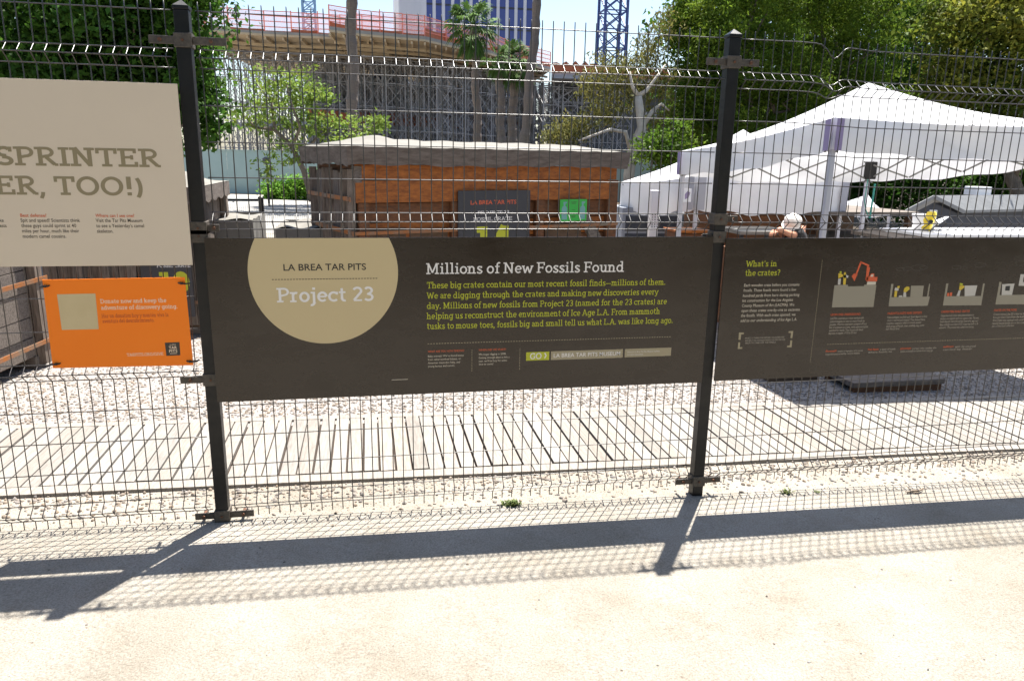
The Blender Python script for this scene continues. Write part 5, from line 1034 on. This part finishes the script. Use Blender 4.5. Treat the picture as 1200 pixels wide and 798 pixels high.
# ================================================================== TREES
def leaves(name, clumps, size, material, parent, seed, asp=.55, per=None, droop=0., flat=.25, label=None):
    """clumps: (centre, radii, number of sprays, leaves per spray, spray radius); every leaf is one small folded blade"""
    rs = np.random.RandomState(seed); C = []; T = []
    for c, r, ns, nl, sr in clumps:
        d = rs.randn(ns, 3); d /= np.linalg.norm(d, axis=1)[:, None]; rad = rs.rand(ns)**.42
        lump = 1+.22*np.sin(d[:, 0]*5+c[0])*np.sin(d[:, 1]*4+c[1])*np.cos(d[:, 2]*6+seed)
        s = np.array(c)+d*rad[:, None]*np.array(r)*lump[:, None]
        L = np.repeat(s, nl, 0)+rs.randn(ns*nl, 3)*sr*np.array([1, 1, .55]); L[:, 2] -= droop*np.abs(rs.randn(ns*nl))*sr
        C.append(L); T.append(np.repeat(rs.uniform(.70, 1.30, ns), nl))
    C = np.concatenate(C); T = np.concatenate(T); N = len(C)
    n = rs.randn(N, 3)*np.array([.8, .8, .5])+np.array([0, 0, flat*3]); n /= np.linalg.norm(n, axis=1)[:, None]
    a = rs.randn(N, 3); a[:, 2] -= droop*2; a -= n*(a*n).sum(1)[:, None]; a /= np.linalg.norm(a, axis=1)[:, None]; b = np.cross(n, a)
    sz = size*rs.uniform(.6, 1.35, N)[:, None]
    V = np.stack([C-a*sz*.5, C+b*sz*asp*.5+n*sz*.06, C+a*sz*.5-n*sz*.10, C-b*sz*asp*.5+n*sz*.06], 1)
    off = Vector((0, 0, 0)); q = parent
    while q is not None: off += q.location; q = q.parent
    V -= np.array(off)
    me = bpy.data.meshes.new(name); me.vertices.add(N*4); me.vertices.foreach_set('co', V.reshape(-1).astype(np.float32)); me.loops.add(N*4); me.loops.foreach_set('vertex_index', np.arange(N*4, dtype=np.int32)); me.polygons.add(N); me.polygons.foreach_set('loop_start', np.arange(0, N*4, 4, dtype=np.int32)); me.update()
    T = T*rs.uniform(.8, 1.2, N); hu = rs.uniform(-.12, .12, N); col = np.stack([T*(1+hu), T, T*(1-hu), np.ones(N)], 1)
    at_ = me.color_attributes.new('tint', 'FLOAT_COLOR', 'CORNER'); at_.data.foreach_set('color', np.repeat(col, 4, 0).ravel().astype(np.float32))
    me.materials.append(material); o = bpy.data.objects.new(name, me); COL.objects.link(o); o.parent = parent; return o
def limbs(name, paths, m, parent, n=8):
    w = MB()
    for pts, r0, r1 in paths:
        k = len(pts); w.tube(pts, [r0+(r1-r0)*i/(k-1) for i in range(k)], n)
    return w.build(name, m, parent, smooth=True)
def wob(a, b, n, amp, rr):
    a, b = Vector(a), Vector(b); return [a.lerp(b, i/n)+(Vector((rr.gauss(0, amp), rr.gauss(0, amp), rr.gauss(0, amp*.4))) if 0 < i < n else Vector()) for i in range(n+1)]
def tree(base, clumps, size, lm, bm, tr, label, seed, asp=.55, droop=0., flat=.25, cat='tree', paths=None, group=None):
    rr = random.Random(seed); t = thing('tree', base, label, cat, group); base = Vector(base)
    if paths is None:
        top = Vector(clumps[0][0]); mid = base.lerp(top, .45)+Vector((rr.gauss(0, .2), rr.gauss(0, .2), 0)); paths = [(wob(base, mid, 4, .05, rr), tr, tr*.75), (wob(mid, top, 4, .12, rr), tr*.75, tr*.15)]
        for c, r, *_ in clumps[1:]: paths.append((wob(base.lerp(mid, rr.uniform(.7, 1)), c, 5, .12, rr), tr*.45, tr*.08))
        for c, r, *_ in clumps:
            for _k in range(3): paths.append((wob(Vector(c)-Vector((0, 0, r[2]*.4)), Vector(c)+Vector((rr.uniform(-.7, .7)*r[0], rr.uniform(-.7, .7)*r[1], rr.uniform(-.2, .7)*r[2])), 4, .08, rr), tr*.18, tr*.04))
    limbs('trunk', paths, M[bm], t); leaves('crown', clumps, size, LEAF[lm], t, seed, asp, droop=droop, flat=flat); return t
def G(px, Y): p = at(px, 300, Y); return (p.x, Y, zg(p.x))
def el(px, py, Y, rx, ry, rz, ns, nl, sr): p = at(px, py, Y); return ((p.x, p.y, p.z), (rx, ry, rz), ns, nl, sr)
# big broadleaf at the left
tree((-4.6, 9.6, zg(-4.6)), [el(55, -40, 9.4, 2.35, 2.2, 2.1, 620, 34, .22), el(205, 20, 9.0, .55, 1.1, 1.0, 115, 34, .16), el(-120, 40, 9.5, 2.2, 2, 1.9, 260, 30, .22), el(120, 70, 9.2, 1.45, 1.6, 1.0, 330, 34, .2), el(222, 100, 9.0, .40, .8, .70, 80, 32, .14), el(243, 140, 9.0, .20, .4, .42, 22, 28, .08), el(10, 110, 9.8, 2.2, 1.4, .9, 240, 30, .2), el(180, -60, 9.0, .85, 1.4, 1.2, 150, 34, .2)], .105, 'dark', 'bark', .2, 'large dark green broadleaf tree filling the upper left corner', 11)
tree((-7.5, 14, zg(-7)), [el(20, 60, 14, 3.4, 2, 3.0, 420, 30, .3), el(140, 100, 14, 1.7, 1.8, 1.8, 200, 30, .28), el(30, -60, 14, 3.3, 2, 2.4, 260, 30, .3)], .15, 'dark', 'bark', .25, 'dark tree standing behind the upper left corner tree', 12)
# airy light green tree in front of the scaffold
Yt = 20
ps = [[at(366, 236, Yt), at(356, 200, Yt), at(342, 172, Yt), at(322, 152, Yt), at(318, 120, Yt), at(300, 98, Yt)], [at(350, 190, Yt), at(372, 160, Yt), at(366, 130, Yt+.3), at(362, 100, Yt+.3)], [at(342, 172, Yt), at(352, 150, Yt-.4), at(340, 118, Yt-.4), at(335, 95, Yt-.4)], [at(360, 215, Yt), at(392, 178, Yt+.2), at(415, 155, Yt+.2), at(440, 148, Yt+.2)], [at(322, 152, Yt), at(300, 150, Yt), at(280, 130, Yt)]]
tree(ps[0][0], [el(318, 112, Yt, 1.15, 1.2, .75, 33, 18, .17), el(352, 98, Yt, .9, .9, .5, 21, 18, .16), el(300, 140, Yt, .9, .8, .5, 18, 18, .16), el(358, 140, Yt, 1.0, 1.0, .6, 24, 18, .16), el(398, 150, Yt, .9, .9, .5, 24, 18, .16), el(435, 146, Yt, .55, .6, .28, 13, 20, .13), el(330, 175, Yt, .8, .8, .5, 18, 18, .15), el(312, 195, Yt, .45, .5, .4, 7, 16, .13), el(368, 115, Yt, .7, .8, .5, 13, 18, .15)], .15, 'light', 'bark', .12, 'airy light green young tree in front of the scaffolding', 13, asp=.5, paths=[(p, .10 if i == 0 else .055, .018) for i, p in enumerate(ps)])
# olive gum tree with a bare forked trunk
Yo = 13.5
ps = [[at(738, 262, Yo), at(737, 205, Yo), at(741, 178, Yo), at(752, 150, Yo), at(750, 132, Yo), at(748, 113, Yo)], [at(748, 113, Yo), at(741, 102, Yo), at(738, 84, Yo)], [at(748, 113, Yo), at(757, 107, Yo), at(764, 98, Yo), at(780, 76, Yo)], [at(740, 180, Yo), at(733, 155, Yo), at(715, 152, Yo), at(698, 158, Yo-.2), at(678, 165, Yo-.2)], [at(752, 150, Yo), at(765, 130, Yo+.3), at(775, 122, Yo+.3), at(784, 130, Yo+.3)]]
tree(ps[0][0], [el(735, 82, Yo+.75, .62, .8, .55, 95, 16, .13), el(700, 90, Yo+.75, .45, .6, .6, 62, 16, .12), el(760, 60, Yo+.75, .45, .6, .55, 55, 16, .12), el(672, 148, Yo+.75, .55, .6, .35, 70, 16, .12), el(710, 130, Yo+.75, .5, .6, .35, 46, 16, .12), el(775, 95, Yo+.75, .4, .5, .5, 40, 16, .11), el(650, 160, Yo+.75, .35, .4, .2, 26, 16, .1), el(782, 24, Yo+.75, .28, .4, .5, 22, 14, .10), el(745, 110, Yo+.75, .6, .6, .4, 36, 16, .12), el(775, 140, Yo+.75, .3, .4, .4, 30, 16, .1)], .105, 'olive', 'palebark', .14, 'olive green gum tree with a pale bare forked trunk, right of the big crate', 14, asp=.30, droop=.9, flat=0., paths=[(p, .15 if i == 0 else .06, .09 if i == 0 else .02) for i, p in enumerate(ps)])
# fine leaved dark conifers behind the tents
def conifer(px, Y, rows, label, seed, lm='fine'):
    b = G(px, Y); cl = [el(x, y, Y+dy, rx, ry, rz, int(ns*1.15), 60, .15) for x, y, dy, rx, ry, rz, ns in rows]
    return tree(b, cl, .105, lm, 'bark', .22, label, seed, asp=.34, flat=.12)
conifer(880, 15, [(868, 40, 0, 1.5, 1.4, 2.0, 250), (830, 70, -.5, .85, 1, 1.35, 150), (845, 150, -.3, .9, 1, .8, 110), (815, 130, 0, .7, .9, .8, 90), (910, 110, 0, 1.3, 1.2, 1.2, 150), (800, 25, 0, .45, .7, .7, 55), (880, -50, 0, 1.6, 1.5, 1.5, 160)], 'feathery bright green conifer directly behind the second post', 15)
conifer(985, 16, [(980, 50, 0, 1.6, 1.4, 2.2, 260), (955, -30, 0, 1.4, 1.4, 1.6, 160), (1010, 120, .4, 1.5, 1.2, 1.2, 150), (940, 130, .4, 1.2, 1.2, 1.0, 110), (1030, 0, .3, 1.1, 1.2, 1.4, 110)], 'tall feathery conifer above the peak of the large tent', 16)
conifer(1090, 19, [(1085, 40, 0, 2.0, 1.6, 2.4, 260), (1060, 130, 0, 1.8, 1.5, 1.6, 170), (1110, -50, 0, 2.0, 1.6, 1.6, 150)], 'shaded conifer behind the right corner tree', 17, 'dark')
for px, py, Y, lb, sd in ((870, 30, 21, 'dark tree far behind the second post', 51), (990, 20, 22, 'dark tree far behind the peak of the large tent', 52), (1110, 10, 24, 'dark tree far behind the upper right corner tree', 53)):
    tree(G(px, Y), [el(px, py, Y, 2.6, 1.6, 3.2, 300, 30, .35), el(px-20, py+110, Y, 2.4, 1.5, 1.9, 200, 30, .35)], .20, 'dark', 'bark', .25, lb, sd)
tree(G(1210, 11), [el(1150, 20, 11, 1.5, 1.3, 1.0, 250, 24, .2), el(1215, 70, 11, 1.4, 1.3, 1.2, 240, 24, .2), el(1130, 95, 11, 1.0, 1.0, .55, 120, 24, .17), el(1175, 135, 11, 1.0, 1, .5, 120, 24, .17), el(1240, -30, 11, 1.8, 1.4, 1.2, 200, 24, .22), el(1260, 150, 11, 1.2, 1.2, .9, 130, 24, .2)], .12, 'yellow', 'bark', .18, 'yellow green broadleaf tree filling the upper right corner', 18)
# undergrowth
def shrub(px, Y, cl, size, lm, label, seed, group=None):
    b = G(px, Y); t = thing('shrub', b, label, 'shrub', group); rr = random.Random(seed)
    limbs('stem', [(wob(b, (c[0][0], c[0][1], c[0][2]+c[1][2]*.3), 4, .06, rr), .035, .008) for c in cl for _ in range(2)], M['bark'], t, 5); leaves('foliage', cl, size, LEAF[lm], t, seed, .55); return t
shrub(338, 26, [el(330, 225, 26, .75, .5, .42, 70, 40, .12), el(352, 222, 26, .7, .5, .5, 70, 40, .12), el(366, 214, 26, .5, .5, .55, 40, 40, .12), el(318, 231, 26, .4, .4, .25, 24, 40, .1)], .11, 'bush', 'bright green clipped shrub in front of the teal wall', 21)
shrub(770, 12, [el(768, 178, 12, .42, .5, .45, 60, 24, .11), el(785, 168, 12, .40, .5, .55, 50, 24, .11), el(800, 190, 12, .5, .5, .5, 50, 24, .11)], .085, 'fine', 'leafy green shrub between the big crate and the large tent', 22)
for i, (px, py, Y, rx, rz, lb) in enumerate(((850, 195, 17, 1.6, 1.3, 'dark shrub behind the left edge of the large tent'), (1010, 205, 15.5, 1.4, 1.2, 'dark shrub behind the tiny pointed tent'), (1070, 212, 14, 1.5, 1.1, 'dark shrub behind the shed ridge'), (1150, 205, 14.5, 1.8, 1.2, 'dark shrub above the shed roof'), (1220, 190, 13, 1.6, 1.5, 'dark leafy shrub at the right edge beyond the shed'), (930, 190, 18, 2.2, 1.6, 'broad dark shrub in the shade beneath the tall conifers'))):
    shrub(px, Y, [el(px, py, Y, rx, 1.0, rz, 230, 26, .2)], .13, 'dark', lb, 30+i)
# palms
def palm(base, top, r0, r1, fronds, fl, label, seed, skirt=0):
    rr = random.Random(seed); t = thing('palm_tree', base, label, 'palm'); base, top = Vector(base), Vector(top); n = 40; w = MB()
    w.tube([base.lerp(top, i/n)+Vector((.04*math.sin(i*.5+seed), .03*math.sin(i*.31), 0)) for i in range(n+1)], [(r0+(r1-r0)*i/n)*(1+.10*((i*7) % 3-1)) for i in range(n+1)], 10); w.build('trunk', M['palmbark'], t, smooth=False)
    lf = MB()
    for k in range(fronds):
        az = k*2.39996+rr.uniform(-.2, .2); e_ = rr.uniform(-.75, 1.25) if k >= skirt else rr.uniform(-1.35, -.8); d = Vector((math.cos(az)*math.cos(e_), math.sin(az)*math.cos(e_), math.sin(e_))); sl = fl*rr.uniform(.45, .6); c = top+d*sl; c.z -= .10*sl
        lf.tube([top+d*.05, top+d*sl*.5+Vector((0, 0, .03)), c], [.022, .016, .010], 4)
        up = Vector((0, 0, 1)); s_ = d.cross(up).normalized(); tn = rr.uniform(.75, 1.3)
        for q in range(15):          # a fan of folded blades, tips drooping
            a_ = R(-105+210*q/14)+rr.uniform(-.04, .04); dd_ = (d*math.cos(a_)+s_*math.sin(a_)).normalized(); L_ = fl*.52*(1-.25*abs(a_)/1.9)*rr.uniform(.85, 1.1); m1 = c+dd_*L_*.55; m2 = c+dd_*L_*.95-Vector((0, 0, L_*rr.uniform(.22, .45))); sd = dd_.cross(Vector((0, 0, 1))); sd = (sd.normalized() if sd.length > .01 else s_)*L_*.062
            lf.add([c, m1-sd+UZ*.01, m1+sd-UZ*.02, m2], [(0, 1, 2), (1, 3, 2)], 0, (tn, tn, tn))
    lf.build('crown', LEAF['palm'], t, tint=True); return t
Yp = 24; p0, p1 = G(417, Yp), at(411, -60, Yp)
palm(p0, (p1.x, Yp, p1.z), .20, .17, 40, 1.7, 'tall bare palm trunk in front of the deck, crown above the picture', 41)
Yp = 34; p1 = at(555, 30, Yp); palm(G(562, Yp), p1, .22, .17, 52, 1.55, 'fan palm with a full crown in front of the office tower', 42, 12)
Yp = 32; p1 = at(603, 72, Yp); palm(G(596, Yp), p1, .24, .19, 46, 1.25, 'shorter fan palm with a low crown, left of the leaning trunk', 43, 14)
Yp = 31; p1 = at(585, 70, Yp); palm(G(588, Yp), p1, .22, .18, 30, .95, 'small fan palm close beside the shorter fan palm', 44, 8)
Yp = 30; p1 = at(636, -55, Yp); palm(G(606, Yp), p1, .23, .17, 36, 1.6, 'tall leaning palm trunk at the right end of the deck', 45)

# unseen evergreens added behind the camera, to shade the ground the glossy signs mirror
for i, (x, y, lb) in enumerate(((-7.5, -7.8, 'dense evergreen tree added unseen to darken the sign reflections, leftmost behind the camera'), (-2.6, -7.4, 'dense evergreen tree added unseen to darken the sign reflections, left behind the camera'), (2.4, -7.6, 'dense evergreen tree added unseen to darken the sign reflections, straight behind the camera'), (7.4, -7.4, 'dense evergreen tree added unseen to darken the sign reflections, right behind the camera'), (12.0, -7.9, 'dense evergreen tree added unseen to darken the sign reflections, rightmost behind the camera'))):
    tree((x, y, zg(x)), [((x, y, 2.9), (2.6, 1.9, 2.9), 620, 22, .3)], .17, 'dark', 'bark', .2, lb, 60+i, group=None)
